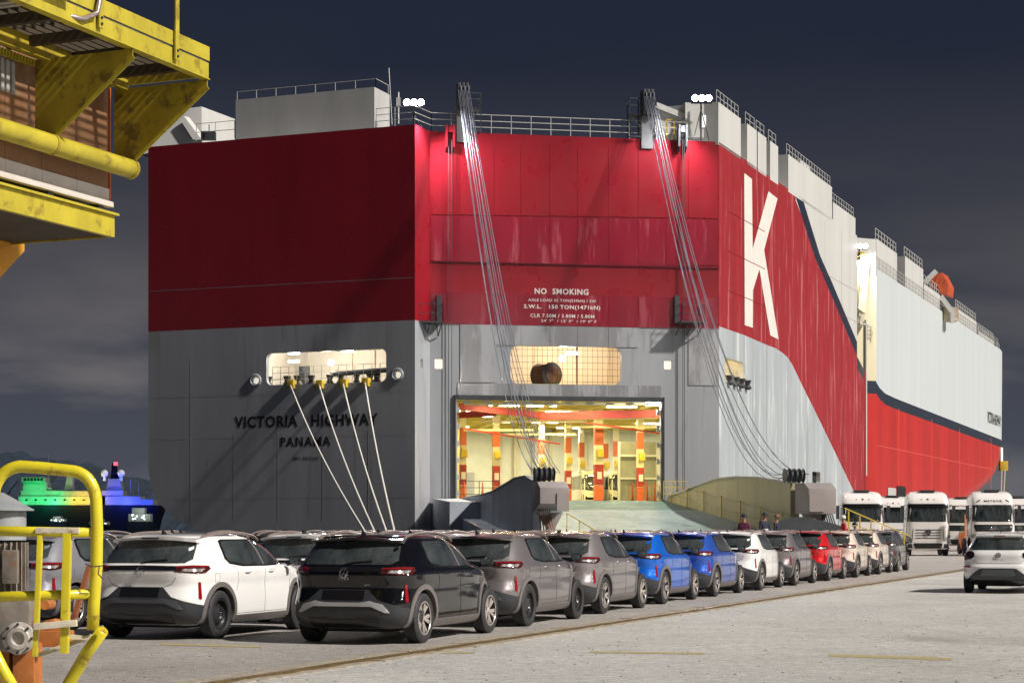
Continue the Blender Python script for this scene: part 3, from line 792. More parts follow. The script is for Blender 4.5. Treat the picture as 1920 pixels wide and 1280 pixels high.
# ------------------------------------------------------------------ quay, water, hills
RAILD = Vector((0.39, 1.0, 0)).normalized()             # direction of crane rail and ship
RAILP = Vector((RAILD.y, -RAILD.x, 0))
def ground_mat(name, c1, c2, tint):
    m = bpy.data.materials.new(name); m.use_nodes = True; t = m.node_tree; b = t.nodes['Principled BSDF']; n = t.nodes.new; l = t.links.new
    tcn = n('ShaderNodeTexCoord')
    def noise(sc, det, rough=.6, stretch=(1, 1, 1)):
        mp_ = n('ShaderNodeMapping'); mp_.inputs['Scale'].default_value = stretch; l(tcn.outputs['Object'], mp_.inputs[0])
        a = n('ShaderNodeTexNoise'); a.inputs['Scale'].default_value = sc; a.inputs['Detail'].default_value = det; a.inputs['Roughness'].default_value = rough
        l(mp_.outputs[0], a.inputs['Vector']); return a.outputs['Fac']
    def ramp(s, p0, k0, p1, k1):
        r = n('ShaderNodeValToRGB'); r.color_ramp.elements[0].position = p0; r.color_ramp.elements[0].color = k0; r.color_ramp.elements[1].position = p1; r.color_ramp.elements[1].color = k1
        l(s, r.inputs[0]); return r.outputs[0]
    def mixc(f, a, bb, mode='MIX'):
        x = n('ShaderNodeMix'); x.data_type = 'RGBA'; x.blend_type = mode
        if isinstance(f, float): x.inputs[0].default_value = f
        else: l(f, x.inputs[0])
        for s, v in ((6, a), (7, bb)):
            if isinstance(v, tuple): x.inputs[s].default_value = v
            else: l(v, x.inputs[s])
        return x.outputs[2]
    base = ramp(noise(.35, 10, .65), .3, (*c1, 1), .7, (*c2, 1))
    base = mixc(ramp(noise(.08, 4), .45, (0, 0, 0, 1), .7, (1, 1, 1, 1)), base, (*tint, 1))
    grit = ramp(noise(38, 8, .75), .32, (.40, .40, .41, 1), .60, (1.3, 1.3, 1.3, 1))
    base = mixc(.85, base, grit, 'MULTIPLY')
    streak = ramp(noise(3.5, 8, .7, (.5, 2.2, 1)), .34, (.72, .70, .68, 1), .56, (1.08, 1.08, 1.08, 1))
    base = mixc(.75, base, streak, 'MULTIPLY')
    mid = ramp(noise(8, 10, .82), .36, (.60, .59, .58, 1), .60, (1.18, 1.18, 1.17, 1)); base = mixc(.9, base, mid, 'MULTIPLY')
    spots = ramp(noise(11, 3, .5), .69, (1, 1, 1, 1), .73, (.18, .17, .16, 1))
    base = mixc(.9, base, spots, 'MULTIPLY')
    vor = n('ShaderNodeTexVoronoi'); vor.inputs['Scale'].default_value = 9; l(tcn.outputs['Object'], vor.inputs['Vector'])
    pits = ramp(vor.outputs['Distance'], .05, (.25, .23, .21, 1), .11, (1, 1, 1, 1)); pm_ = ramp(noise(.6, 4), .50, (0, 0, 0, 1), .58, (.9, .9, .9, 1))
    base = mixc(pm_, base, mixc(1.0, base, pits, 'MULTIPLY'))
    oil = ramp(noise(.22, 5, .55, (1, .55, 1)), .60, (1, 1, 1, 1), .70, (.62, .60, .58, 1)); base = mixc(.9, base, oil, 'MULTIPLY')
    pale = ramp(noise(.9, 7, .7, (1.4, .5, 1)), .58, (1, 1, 1, 1), .70, (1.22, 1.22, 1.2, 1)); base = mixc(.8, base, pale, 'MULTIPLY')
    l(base, b.inputs['Base Color'])
    rr = n('ShaderNodeMapRange'); rr.inputs['To Min'].default_value = .42; rr.inputs['To Max'].default_value = .85; l(noise(.5, 6), rr.inputs['Value']); l(rr.outputs[0], b.inputs['Roughness'])
    h1 = noise(22, 9, .8); bp = n('ShaderNodeBump'); bp.inputs['Strength'].default_value = 1.0; bp.inputs['Distance'].default_value = .05; l(h1, bp.inputs['Height'])
    l(bp.outputs[0], b.inputs['Normal']); return m
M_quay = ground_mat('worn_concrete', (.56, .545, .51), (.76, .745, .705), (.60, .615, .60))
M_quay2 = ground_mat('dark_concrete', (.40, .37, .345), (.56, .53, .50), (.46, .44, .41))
M_edge = mat('edge_concrete', (.33, .29, .23), .85, 0, var=.35, vscale=8, bump=.6, bscale=30, rust=.6, rscale=3, rthr=.58, rust_sheen_col=(.12, .09, .06))
M_railsteel = mat('rail_steel', (.22, .15, .07), .38, .5, var=.3, vscale=12)

r0 = Vector((-2.99, 18.7, 0)); ra = math.atan2(RAILD.y, RAILD.x)
rail_root = r0 - RAILD * 30
def RP(s, v, z=0.0): return r0 + RAILD * s + RAILP * v + Vector((0, 0, z))
# quay surface in two sheets either side of the crane rail, with a slot between
EDGE = -28.9                                     # quay edge, metres left of the rail line
def sheet(name, s0, s1, v0, v1, m, nx=1, bumpy=0.0):
    mb = MB(); mb.add([RP(s0, v0), RP(s0, v1), RP(s1, v1), RP(s1, v0)], [(0, 1, 2, 3)])
    if RAILP.cross(RAILD).z < 0: mb.f = [f[::-1] for f in mb.f]
    o = mb.build(name, m); tag(o, kind='structure'); return o
c_edge = (Vector((12.86, 116, 0)) - r0); v_ship = c_edge.dot(RAILP)
VE = v_ship + 2.6                                # quay edge offset in rail coordinates
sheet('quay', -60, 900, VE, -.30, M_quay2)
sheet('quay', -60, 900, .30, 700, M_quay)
sl_ = MB(); sl_.add([RP(-60, -.3, -.10), RP(-60, .3, -.10), RP(900, .3, -.10), RP(900, -.3, -.10)], [(0, 1, 2, 3)]); tag(sl_.build('rail_slot', M_edge), kind='structure')
random.seed(3)
rt = empty('crane_rail', RP(0, 0), ra, 'long steel crane rail sunk in the concrete between two kerb strips', 'crane rail')
def local_rail(mbuild): 
    inv = Matrix.Rotation(-ra, 4, 'Z') @ Matrix.Translation(-RP(0, 0)); mbuild.v = [tuple(inv @ Vector(v)) for v in mbuild.v]; return mbuild
mb = MB(); mb.bar(RP(-30, 0, -.03), RP(260, 0, -.03), .075, .10); local_rail(mb).build('rail_head', M_railsteel, rt)
mb = MB(); mb.bar(RP(-30, .10, -.06), RP(260, .10, -.06), .05, .06); local_rail(mb).build('side_plate', mat('rusty_plate', (.30, .20, .07), .6, .2, var=.4, vscale=6), rt)
for sg in (-1, 1):
    s = -20.0
    while s < 75:
        ln = random.uniform(1.1, 1.9); mb = MB(); n = 6; top = []
        for k in range(n + 1):
            x = s + (ln - .02) * k / n; j = random.uniform(-.02, .02)
            top.append((x, (.09 if sg < 0 else .17) + random.uniform(-.008, .008), .31 + j + (0.05 if sg < 0 else 0)))
        vs = []
        for x, a, b_ in top:
            z1 = random.uniform(.008, .022); vs += [RP(x, sg * a, -.1), RP(x, sg * a, z1), RP(x, sg * b_, z1 * .8), RP(x, sg * b_, -.1)]
        fs = []
        for k in range(n):
            o_ = k * 4; fs += [(o_, o_ + 1, o_ + 5, o_ + 4), (o_ + 1, o_ + 2, o_ + 6, o_ + 5), (o_ + 2, o_ + 3, o_ + 7, o_ + 6)]
        fs += [(0, 3, 2, 1), (n * 4, n * 4 + 1, n * 4 + 2, n * 4 + 3)]
        mb.add(vs, fs); local_rail(mb).build('kerb_slab', M_edge, rt, fix=True); s += ln
    mb = MB(); mb.bar(RP(75, sg * .2, -.04), RP(260, sg * .2, -.04), .22, .11); tag(local_rail(mb).build('kerb_strip', M_edge, rt), kind='stuff')
# painted yellow dashes
M_yl = mat('worn_yellow_paint', (.42, .33, .09), .7, 0, var=.35, vscale=6, col2=(.33, .29, .20), space='Object')
def dash(x0, y0, x1, y1, px_w, lab):
    def g(px, py): Y = EYE * F / (py - 990); return Vector(((px - 960) / F * Y, Y, .004))
    a, b_, c_, d_ = g(x0, y0), g(x1, y1), g(x1, y1 + px_w), g(x0, y0 + px_w); mb = MB(); n = 26; vs = []
    for k in range(n + 1):
        t_ = k / n; j1 = random.uniform(0, .22); j2 = random.uniform(0, .22); lo = a.lerp(b_, t_); hi = d_.lerp(c_, t_); vs += [hi.lerp(lo, j1), lo.lerp(hi, j2)]
    mb.add(vs, [(2 * k, 2 * k + 2, 2 * k + 3, 2 * k + 1) for k in range(n)]); o = mb.build('painted_line', M_yl)
    tag(o, lab, 'painted line', 'worn yellow dashes on the quay')
dash(1106, 1220, 1322, 1223, 4, 'faded yellow dash on the open concrete right of the crane rail, middle of the picture')
dash(1553, 1225, 1784, 1232, 6, 'faded yellow dash on the open concrete nearest the right edge')
dash(300, 1205, 490, 1210, 4, 'very faint yellow dash on the concrete in front of the white car')
dash(812, 1221, 890, 1222, 3, 'short faint yellow dash just right of the crane rail')
# quay wall and fenders, water
mb = MB(); mb.add([RP(-60, VE), RP(900, VE), RP(900, VE, -6), RP(-60, VE, -6)], [(0, 1, 2, 3)]); tag(mb.build('quay_wall', M_edge), kind='structure')
M_water = mat('harbour_water', (.004, .008, .014), .12, 0, bump=.5, bscale=.5, stretch=(1, 1, 1), spec=.5)
mb = MB(); mb.add([(-7000, -500, -3), (7000, -500, -3), (7000, 9000, -3), (-7000, 9000, -3)], [(0, 1, 2, 3)])
wv = mb.build('water', M_water); tag(wv, kind='structure')
M_hill = mat('wooded_hill', (.006, .015, .028), .95, 0, var=.5, vscale=.05)
def hill(prof, Y, depth, name='hill'):
    """ridge line from picture positions at distance Y, rough wooded skyline"""
    mb = MB(); rows = []; nn = 150
    for j in range(7):
        row = []; f = j / 6
        for k in range(nn + 1):
            px_ = prof[0][0] + (prof[-1][0] - prof[0][0]) * k / nn
            y_ = np.interp(px_, [p[0] for p in prof], [p[1] for p in prof])
            top = P(px_, y_, Y); h = (top.z + 3) * (1 - (1 - f) ** 1.6) + (random.uniform(-2.5, 4) if j > 0 else 0) * (1 + Y / 3000)
            row.append(Vector((top.x, Y - depth * (1 - f) + random.uniform(-8, 8), -3.2 + h)))
        rows.append(row)
    back = [Vector((v.x, v.y + depth, -3.2)) for v in rows[-1]]; rows.append(back)
    vs = [v for r_ in rows for v in r_]; n1 = nn + 1
    mb.add(vs, [(j * n1 + k, j * n1 + k + 1, (j + 1) * n1 + k + 1, (j + 1) * n1 + k) for j in range(len(rows) - 1) for k in range(nn)])
    o = mb.build(name, M_hill); tag(o, kind='structure'); return o
hill([(-900, 800), (-300, 835), (0, 850), (30, 853), (48, 853), (58, 860), (110, 862), (165, 866), (190, 878), (210, 888), (235, 900), (400, 930), (700, 945)], 2400, 260, 'hills')
hill([(-400, 930), (120, 925), (200, 898), (225, 888), (260, 892), (280, 898), (400, 905), (900, 930), (1500, 940), (2600, 930)], 3600, 300, 'hills')

# ------------------------------------------------------------------ the car carrier
A = P(778, 0, 111); Bc = P(278, 0, 117.6); D = P(806, 0, 112.9); C_ = P(1348, 0, 116.0)
S2 = P(1607, 0, 153.3); S3 = P(1621, 0, 157.0); S4 = P(1643, 0, 158.5); BOW = P(1888, 0, 236)
S35 = P(1592, 0, 157.2)
ship = empty('car_carrier_ship', (-5.8, 111, 0), 0, 'huge car carrier ship with red, grey and white hull moored behind the parked cars', 'ship')
SHIPINV = Matrix.Translation(Vector((5.8, -111, 0)))
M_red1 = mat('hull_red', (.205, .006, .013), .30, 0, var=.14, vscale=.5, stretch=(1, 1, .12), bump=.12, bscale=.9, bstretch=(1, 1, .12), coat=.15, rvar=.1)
M_grey1 = mat('hull_grey', (.265, .275, .295), .42, 0, var=.13, vscale=.45, stretch=(1, 1, .12), bump=.10, bscale=.9, bstretch=(1, 1, .12), rust=.45, rscale=1.2, rthr=.56, rstretch=(1, 1, .09), rust_sheen_col=(.17, .155, .14), rvar=.1)
M_red2 = mat('side_red', (.27, .018, .024), .50, 0, spec=.3, var=.16, vscale=.8, stretch=(1, 1, .07), bump=.22, bscale=1.3, bstretch=(1, 1, .06), rust=.6, rscale=1.8, rthr=.55, rstretch=(1, 1, .08), rust_sheen_col=(.52, .20, .20), rvar=.12)
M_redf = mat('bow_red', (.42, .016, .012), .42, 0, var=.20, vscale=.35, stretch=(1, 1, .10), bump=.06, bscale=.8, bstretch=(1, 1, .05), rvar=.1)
M_grey2 = mat('side_grey', (.36, .40, .42), .42, 0, var=.16, vscale=.8, stretch=(1, 1, .07), bump=.25, bscale=1.2, bstretch=(1, 1, .06), rust=.7, rscale=1.6, rthr=.54, rstretch=(1, 1, .10), rust_sheen_col=(.62, .64, .65), rvar=.12)
M_white = mat('ship_white', (.50, .50, .48), .5, 0, var=.08, vscale=.6, stretch=(1, 1, .08), rust=.25, rscale=.7, rthr=.68, rust_sheen_col=(.45, .40, .30))
M_white2 = mat('ship_white_bow', (.52, .565, .57), .42, 0, var=.06, vscale=1.0, stretch=(1, 1, .04), bump=.04, bscale=1, bstretch=(1, 1, .04))
M_navy = mat('navy_band', (.012, .020, .036), .4, 0, var=.2, vscale=1, stretch=(1, 1, .1))
M_kwhite = mat('letter_white', (.66, .63, .58), .5, 0, var=.05, vscale=1)
M_lblack = mat('letter_black', (.008, .008, .009), .5)
M_lwhite = mat('letter_offwhite', (.62, .57, .55), .5)
M_ltgrey = mat('deckhouse_grey', (.42, .42, .41), .6, 0, var=.1, vscale=.7, stretch=(1, 1, .2))
M_dark = mat('dark_steel', (.035, .038, .044), .5, .1, var=.3, vscale=2)
M_wire = mat('wire_rope', (.20, .215, .26), .35, .4)
M_rustw = mat('rusty_white', (.62, .56, .38), .55, 0, var=.12, vscale=.6, stretch=(1, 1, .2), rust=.8, rscale=.5, rthr=.56, rust_sheen_col=(.42, .24, .06))
M_cream = mat('cream_paint', (.62, .55, .36), .5, 0, var=.08, vscale=1)
M_yellow = mat('safety_yellow', (.55, .38, .03), .45, 0, var=.15, vscale=3)
M_railg = mat('galvanised_rail', (.50, .50, .48), .45, .3)

TR = Plane(Bc, A); RT = Plane(A, D); CH = Plane(D, C_); SS = Plane(C_, S2); LO = Plane(S2, S3); ST = Plane(S35, S4)
ZD = 25.55
def PXY(pl, pts): return [pl.px(*p) for p in pts]
def on_ship(o): o.parent = ship; o.matrix_parent_inverse = SHIPINV; return o
class ShipProxy: pass
_link = link
def link(name, me, m=None, parent=None, smooth=None):
    o = _link(name, me, m, None if parent is ship else parent, smooth)
    if parent is ship:
        # express the mesh in the ship's own frame
        o.data.transform(SHIPINV); o.parent = ship
    return o

zb = 13.92; FLOOR = 3.25
# transom
tz = [TR.px(278, 880), TR.px(283, 912), TR.px(300, 945), TR.px(325, 968), TR.px(370, 992)]
out_tr = [(0, ZD), (TR.len, ZD), (TR.len, -1.2), (8.0, -1.2), (4.2, .6)] + tz[::-1]
s0, z0 = TR.px(499.5, 722); s1, z1 = TR.px(724, 722); zt0 = TR.px(499.5, 665)[1]
hole1 = rrect(s0, TR.px(500, 722)[1], s1, TR.px(724, 653.5)[1], .35)
eyes = []
for px_, py_ in ((479, 713), (745, 702)):
    a, b_ = TR.px(px_, py_); eyes.append([(a + .24 * math.cos(2 * math.pi * k / 14), b_ + .24 * math.sin(2 * math.pi * k / 14)) for k in range(14)])
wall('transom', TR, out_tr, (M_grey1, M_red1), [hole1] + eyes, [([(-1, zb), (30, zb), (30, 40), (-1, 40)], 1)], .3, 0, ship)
for e_ in eyes:
    cx = sum(p[0] for p in e_) / 14; cz = sum(p[1] for p in e_) / 14
    mb = MB(); mb.lathe([(.24, .0), (.30, .10), (.38, .08), (.42, 0)], TR.pt(cx, cz), TR.n, 20); mb.build('fairlead_ring', M_grey1, ship, 40)
    mb = MB(); mb.box(TR.pt(cx, cz, -.2), (.3, .1, .3)); mb.build('fairlead_lamp', mat('dim_lamp', (.5, .5, .45), .4, emit=(1, .95, .8), estr=.6), ship)
# return wall + stern knuckle
zkn = FLOOR - 3.2
wall('return_wall', RT, [(0, ZD), (RT.len, ZD), (RT.len, .4), (RT.len * .6, .0), (0, -.6)], (M_grey1, M_red1), [rrect(*RT.px(788, 690), *RT.px(793, 673), .1)], [([(-1, zb), (30, zb), (30, 40), (-1, 40)], 1)], .2, 0, ship)
mb = MB()
for y_ in (520, 732, 815, 932): z_ = TR.px(778, y_)[1]; mb.bar(TR.pt(.1 if y_ < 850 else 1.6, z_, 0), TR.pt(TR.len - .1, z_, 0), .008, .022)
tag(mb.build('stern_weld_seams', M_grey1, ship), kind='stuff')
for k in range(1, 6):
    mb = MB(); x = TR.len * k / 6; mb.bar(TR.pt(x, 2.0, 0), TR.pt(x, (hole1[0][1] - 4.5) if 5 < x < 17 else 12, 0), .006, .018); mb.build('vertical_seam', M_grey1, ship)
# ramp-door face
dl, dt = CH.px(857, 749); dr, _ = CH.px(1239.5, 749)
door = [(dl, FLOOR), (dr, FLOOR), (dr, dt), (dl, dt)]
win_c = rrect(*CH.px(957, 719), *CH.px(1165, 651), .5)
w_l = rrect(*CH.px(815, 691), *CH.px(831, 672.5), .08); w_r = rrect(*CH.px(1245, 692), *CH.px(1261, 676), .08)
CHL = CH.len
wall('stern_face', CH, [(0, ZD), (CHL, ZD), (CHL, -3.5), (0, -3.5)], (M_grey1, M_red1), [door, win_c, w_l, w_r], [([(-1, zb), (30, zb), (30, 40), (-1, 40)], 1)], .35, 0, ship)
# raised plating between the weld lines of the folded ramp door
def zat(py, px_=1000): return CH.px(px_, py)[1]
def cplate(x0, y0, x1, y1, t_, m, name='shell_plate', bv=.03):
    (a, zt_), (b_, zb_) = CH.px(x0, y0), CH.px(x1, y1); o = slab(CH, [(a, zb_), (b_, zb_), (b_, zt_), (a, zt_)], t_, .0).build(name, m, ship); return o
M_red3 = mat('door_red', (.19, .009, .020), .22, 0, var=.12, vscale=.6, stretch=(1, 1, .3), bump=.7, bscale=.55, bstretch=(1, 1, .25), coat=.5, rvar=.08, rust=.5, rscale=1.6, rthr=.54, rstretch=(1, 1, .12), rust_sheen_col=(.36, .09, .11))
M_grey3 = mat('door_grey', (.20, .20, .21), .22, 0, var=.14, vscale=.5, stretch=(1, 1, .3), bump=.55, bscale=.6, bstretch=(1, 1, .3), coat=.4, rvar=.1, rust=.5, rscale=.8, rthr=.46, rstretch=(1, 1, .22), rust_sheen_col=(.40, .41, .43))  # pale streaks put glossy lamp sheen into the grey colour
xs_ = [808, 862, 926, 976, 1030, 1082, 1140, 1196, 1248, 1290, 1346]
for a_, b_ in zip(xs_[:-1], xs_[1:]):
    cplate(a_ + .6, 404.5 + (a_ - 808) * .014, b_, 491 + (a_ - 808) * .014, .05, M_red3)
    cplate(a_ + .6, 268 + (a_ - 808) * .03, b_, 403 + (a_ - 808) * .014, .03, M_red1)
    za, zb2 = zat(552), 13.94
    (sa, _), (sb, _) = CH.px(a_ + .6, 500), CH.px(b_, 500)
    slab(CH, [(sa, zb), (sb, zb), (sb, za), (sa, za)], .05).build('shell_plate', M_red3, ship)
    if b_ <= 960 or a_ >= 1160:
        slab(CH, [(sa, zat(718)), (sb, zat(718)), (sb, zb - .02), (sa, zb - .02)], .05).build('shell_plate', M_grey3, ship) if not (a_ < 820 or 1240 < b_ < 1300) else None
    else:
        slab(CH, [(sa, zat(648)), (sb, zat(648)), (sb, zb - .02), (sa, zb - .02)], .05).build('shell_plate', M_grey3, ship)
    if b_ > 860 and a_ < 1240:
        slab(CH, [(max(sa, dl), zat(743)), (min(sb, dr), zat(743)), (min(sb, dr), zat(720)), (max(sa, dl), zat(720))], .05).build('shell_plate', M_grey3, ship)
# bulged lip under the upper door section, door frame
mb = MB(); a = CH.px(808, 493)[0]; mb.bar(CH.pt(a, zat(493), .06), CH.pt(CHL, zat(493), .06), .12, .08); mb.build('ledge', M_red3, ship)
mb = MB(); fw = .28
mb.bar(CH.pt(dl - fw / 2, FLOOR - .6, .04), CH.pt(dl - fw / 2, dt + fw, .04), .12, fw); mb.bar(CH.pt(dr + fw / 2, FLOOR - .6, .04), CH.pt(dr + fw / 2, dt + fw, .04), .12, fw); mb.bar(CH.pt(dl, dt + fw / 2, .04), CH.pt(dr, dt + fw / 2, .04), .12, fw)
mb.build('door_frame', M_dark, ship)
mb = MB()
for k in range(10):
    s_ = dl + (dr - dl) * (k + .5) / 10; mb.box(CH.pt(s_, dt - .12, -.3), (.5, .3, .12))
for k in range(6):
    z_ = FLOOR + (dt - FLOOR) * (k + .4) / 6; mb.box(CH.pt(dl + .12, z_, -.3), (.16, .3, .3)); mb.box(CH.pt(dr - .12, z_, -.3), (.16, .3, .3))
tag(mb.build('door_cleats', M_ltgrey, ship), kind='stuff')
# starboard side, aft block (to px 1607)
redp = PXY(SS, [(1348, 250), (1492, 362), (1492, 376), (1533, 480), (1560, 545), (1607, 657), (1700, 890), (1700, 1100), (1660, 1060), (1600, 919), (1564, 844), (1532, 778), (1504, 722), (1486, 684), (1477, 670), (1467, 661), (1455, 653), (1439, 647), (1395, 628), (1348, 611.5), (1340, 609)]); redp[0] = (-.5, 40)
redp[1] = (redp[2][0] - .2, 40)
greyp = PXY(SS, [(1340, 609), (1348, 611.5), (1395, 628), (1439, 647), (1455, 653), (1467, 661), (1477, 670), (1486, 684), (1504, 722), (1532, 778), (1564, 844), (1600, 919), (1660, 1060)]) + [(60, -8), (-2, -8)]
navyp = PXY(SS, [(1484, 374), (1500, 383), (1538, 480), (1560, 529), (1607, 641), (1640, 730), (1640, 760), (1607, 668), (1560, 556), (1527, 480)])
navyp[0] = (navyp[0][0], ZD + .5); navyp[1] = (navyp[1][0], ZD + .5)
K_ = PXY(SS, [(1395.3, 324.7), (1409.6, 335.7), (1411, 467.3), (1440.9, 359), (1457.7, 372.5), (1432.4, 468.7), (1459.4, 636), (1444.2, 628.5), (1423.7, 504.4), (1411.3, 545.2), (1411.3, 614.4), (1396.2, 609.3)])
wsx0, _ = SS.px(1358.5, 700); wsx1, _ = SS.px(1396, 700)
hole_s = rrect(wsx0, SS.px(1358.5, 717)[1], wsx1, SS.px(1358.5, 669)[1], .5)
hole_s2 = rrect(*SS.px(1523, 905), SS.px(1538, 905)[0], SS.px(1523, 883)[1], .2)
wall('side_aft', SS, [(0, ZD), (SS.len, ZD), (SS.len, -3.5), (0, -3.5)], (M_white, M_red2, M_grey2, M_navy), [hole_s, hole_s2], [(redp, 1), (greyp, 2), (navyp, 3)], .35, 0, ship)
slab(SS, K_, .012, 0).build('letter_k', M_kwhite, ship)
slab(SS, [(p[0] * 1.0, p[1]) for p in hole_s2], .03, -.34).build('port_shutter', M_well, ship)
mb = MB()   # weld seams of the side plating
for y0_ in (404, 480, 555):
    z_ = SS.px(1348, y0_)[1]; mb.bar(SS.pt(.1, z_, .0), SS.pt(SS.len - .1, z_, .0), .012, .025)
for k in range(1, 7):
    s_ = SS.len * k / 7; mb.bar(SS.pt(s_, 0, 0), SS.pt(s_, ZD - .5, 0), .012, .02)
tag(mb.build('weld_seams', M_red2, ship), kind='stuff')
mb = MB()
for y0_ in (404, 480, 555): 
    z_ = SS.px(1348, y0_)[1] + .6; mb.bar(SS.pt(2, z_, .01), SS.pt(11, z_, .01), .03, .04)
tag(mb.build('red_weld_seams', M_red2, ship), kind='stuff')
# lower piece and fender
zl = [LO.px(1607, 668)[1], LO.px(1621, 695)[1]]; zn = [LO.px(1607, 689)[1], LO.px(1621, 716)[1]]
wall('side_step_piece', LO, [(0, zl[0]), (LO.len, zl[1]), (LO.len + .3, 8), (LO.len + .6, -3.5), (0, -3.5)], (M_red2, M_navy), (), [([(-.1, zn[0]), (LO.len + .1, zn[1]), (LO.len + .1, 30), (-.1, 30)], 1)], 0, 0, ship)
mb = MB(); mb.tube([LO.pt(LO.len + .05, -3, -.05), LO.pt(LO.len + .02, 6, -.05), LO.pt(LO.len, zl[1], -.1)], .17, 10); mb.build('rubbing_post', M_red2, ship, 60)
# aft-facing step wall of the broader forward hull
zs = [ST.px(1643, 714)[1], ST.px(1643, 738)[1]]
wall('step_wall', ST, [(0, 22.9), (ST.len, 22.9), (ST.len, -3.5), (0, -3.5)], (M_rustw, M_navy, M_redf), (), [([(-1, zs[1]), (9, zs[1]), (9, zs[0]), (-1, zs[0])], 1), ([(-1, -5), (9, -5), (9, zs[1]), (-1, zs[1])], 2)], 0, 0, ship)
# forward side, lofted so the bow tucks in below
fd = (BOW - S4); FLn = Vector((fd.x, fd.y, 0)).length; fd = Vector((fd.x, fd.y, 0)).normalized(); fn2 = Vector((fd.y, -fd.x, 0))
FS = Plane(S4, BOW)
_b = [FS.px(*p) for p in ((1790, 975), (1815, 950), (1843, 923), (1862, 905), (1876, 885), (1884, 862), (1887, 843), (1888, 700))]
BZ = [-4] + [p[1] for p in _b] + [30]; BS = [20] + [p[0] - 5 for p in _b] + [_b[-1][0] - 5]
def bow_ext(z):   # run of straight side at height z
    return float(np.interp(z, BZ, BS))
def fpt(s_, z, t=0.0):
    E = bow_ext(z)
    if s_ <= E: p = S4 + fd * s_
    else:
        q = s_ - E; Rr = 9.0 + .5 * E / 10; th = min(q / Rr, 1.5); p = S4 + fd * (E + Rr * math.sin(th)) - fn2 * Rr * (1 - math.cos(th)) * 1.2
    return Vector((p.x, p.y, z)) + fn2 * t
zlev = [-3.5, 0, 1.5, 3, 4.5, 5.8, 7, 8.3, 9.3, 10.2, 11.0, 11.6, 12.4]
def znav(s_, top):  # height of navy band along the forward side
    a = float(np.interp(s_, [0, 1.5, 4, 8, 12, 81, 120], [13.95, 13.55, 13.25, 13.15, 13.1, 12.5, 12.4])); return a if top else a - .95
cols = [0, .8, 1.6, 2.6, 4, 6, 8, 11, 15, 20, 26, 32, 40, 48, 56, 64, 70, 75, 79, 82, 85, 88, 92]
mb = MB(); nlev = None; grid = []
for s_ in cols:
    lv = [z for z in zlev if z < znav(s_, 0) - .3][:11]
    lv = list(np.interp(np.linspace(0, 1, 12), np.linspace(0, 1, len(zlev)), zlev) * (znav(s_, 0) + 3.5) / (12.4 + 3.5) + (-3.5) * (1 - (znav(s_, 0) + 3.5) / (12.4 + 3.5)))
    lv = lv + [znav(s_, 1), 17.0, 20.0, 23.6 - .0 * s_]
    E = bow_ext(15); grid.append([fpt(s_ if s_ <= 30 else 30 + (s_ - 30) * (bow_ext(z) + 12 - 30) / (92 - 30) , z) for z in lv])
nl = len(grid[0])
mb.v = [tuple(p) for c in grid for p in c]
for i in range(len(cols) - 1):
    for j in range(nl - 1):
        mb.f.append((i * nl + j, (i + 1) * nl + j, (i + 1) * nl + j + 1, i * nl + j + 1)); mb.m.append(0 if j >= 12 else (1 if j == 11 else 2))
mb.build('side_forward', (M_white2, M_navy, M_redf), ship, 35)
FS = Plane(S4, BOW)
a_, b_ = FS.px(1851, 791), FS.px(1876, 795)
letters('VICTORIA HIGHWAY', FS, a_[0], (FS.px(1851, 792)[1] + FS.px(1876, 800)[1]) / 2, b_[0] - a_[0], 1.35, M_lblack, ship, .06, .02, 'ship_name')
mb = MB()
for px_ in (1685, 1747, 1799, 1858):
    s_ = FS.px(px_, 800)[0]; mb.bar(FS.pt(s_, 1, .01), FS.pt(s_, 12.3, .01), .06, .03)
for z_ in (4.2, 8.6): mb.bar(FS.pt(.1, z_, .01), FS.pt(bow_ext(z_) - 2, z_, .01), .03, .05)
tag(mb.build('bow_weld_seams', mat('seam_red', (.75, .12, .09), .4), ship), kind='stuff')
a_ = FS.px(1877, 872); mb = MB()
slab(FS, rrect(a_[0] - .7, a_[1], a_[0] + .7, a_[1] + 2.2, .2), .08, .05).build('bow_opening', mat('lit_opening', (.7, .68, .55), .5, emit=(1, .95, .75), estr=.5), ship)
slab(FS, rrect(*FS.px(1681, 941), *FS.px(1697, 912), .2), .03, .03).build('pilot_door', M_well, ship)
slab(FS, rrect(*FS.px(1664, 941), *FS.px(1679, 915), .2), .03, .03).build('pilot_door', M_ltgrey, ship)
# port side, bottom, deck
HD = Vector((fd.x, fd.y, 0))
mb = MB(); prof = [TR.pt(*p) for p in [(8.0, -1.2), (4.2, .6)] + tz[::-1] + [(0, ZD)]]
n_ = len(prof); far = [p + HD * 130 for p in prof]
mb.add(prof + far, [(i, i + 1, n_ + i + 1, n_ + i) for i in range(n_ - 1)]); mb.build('side_port', M_grey1, ship)
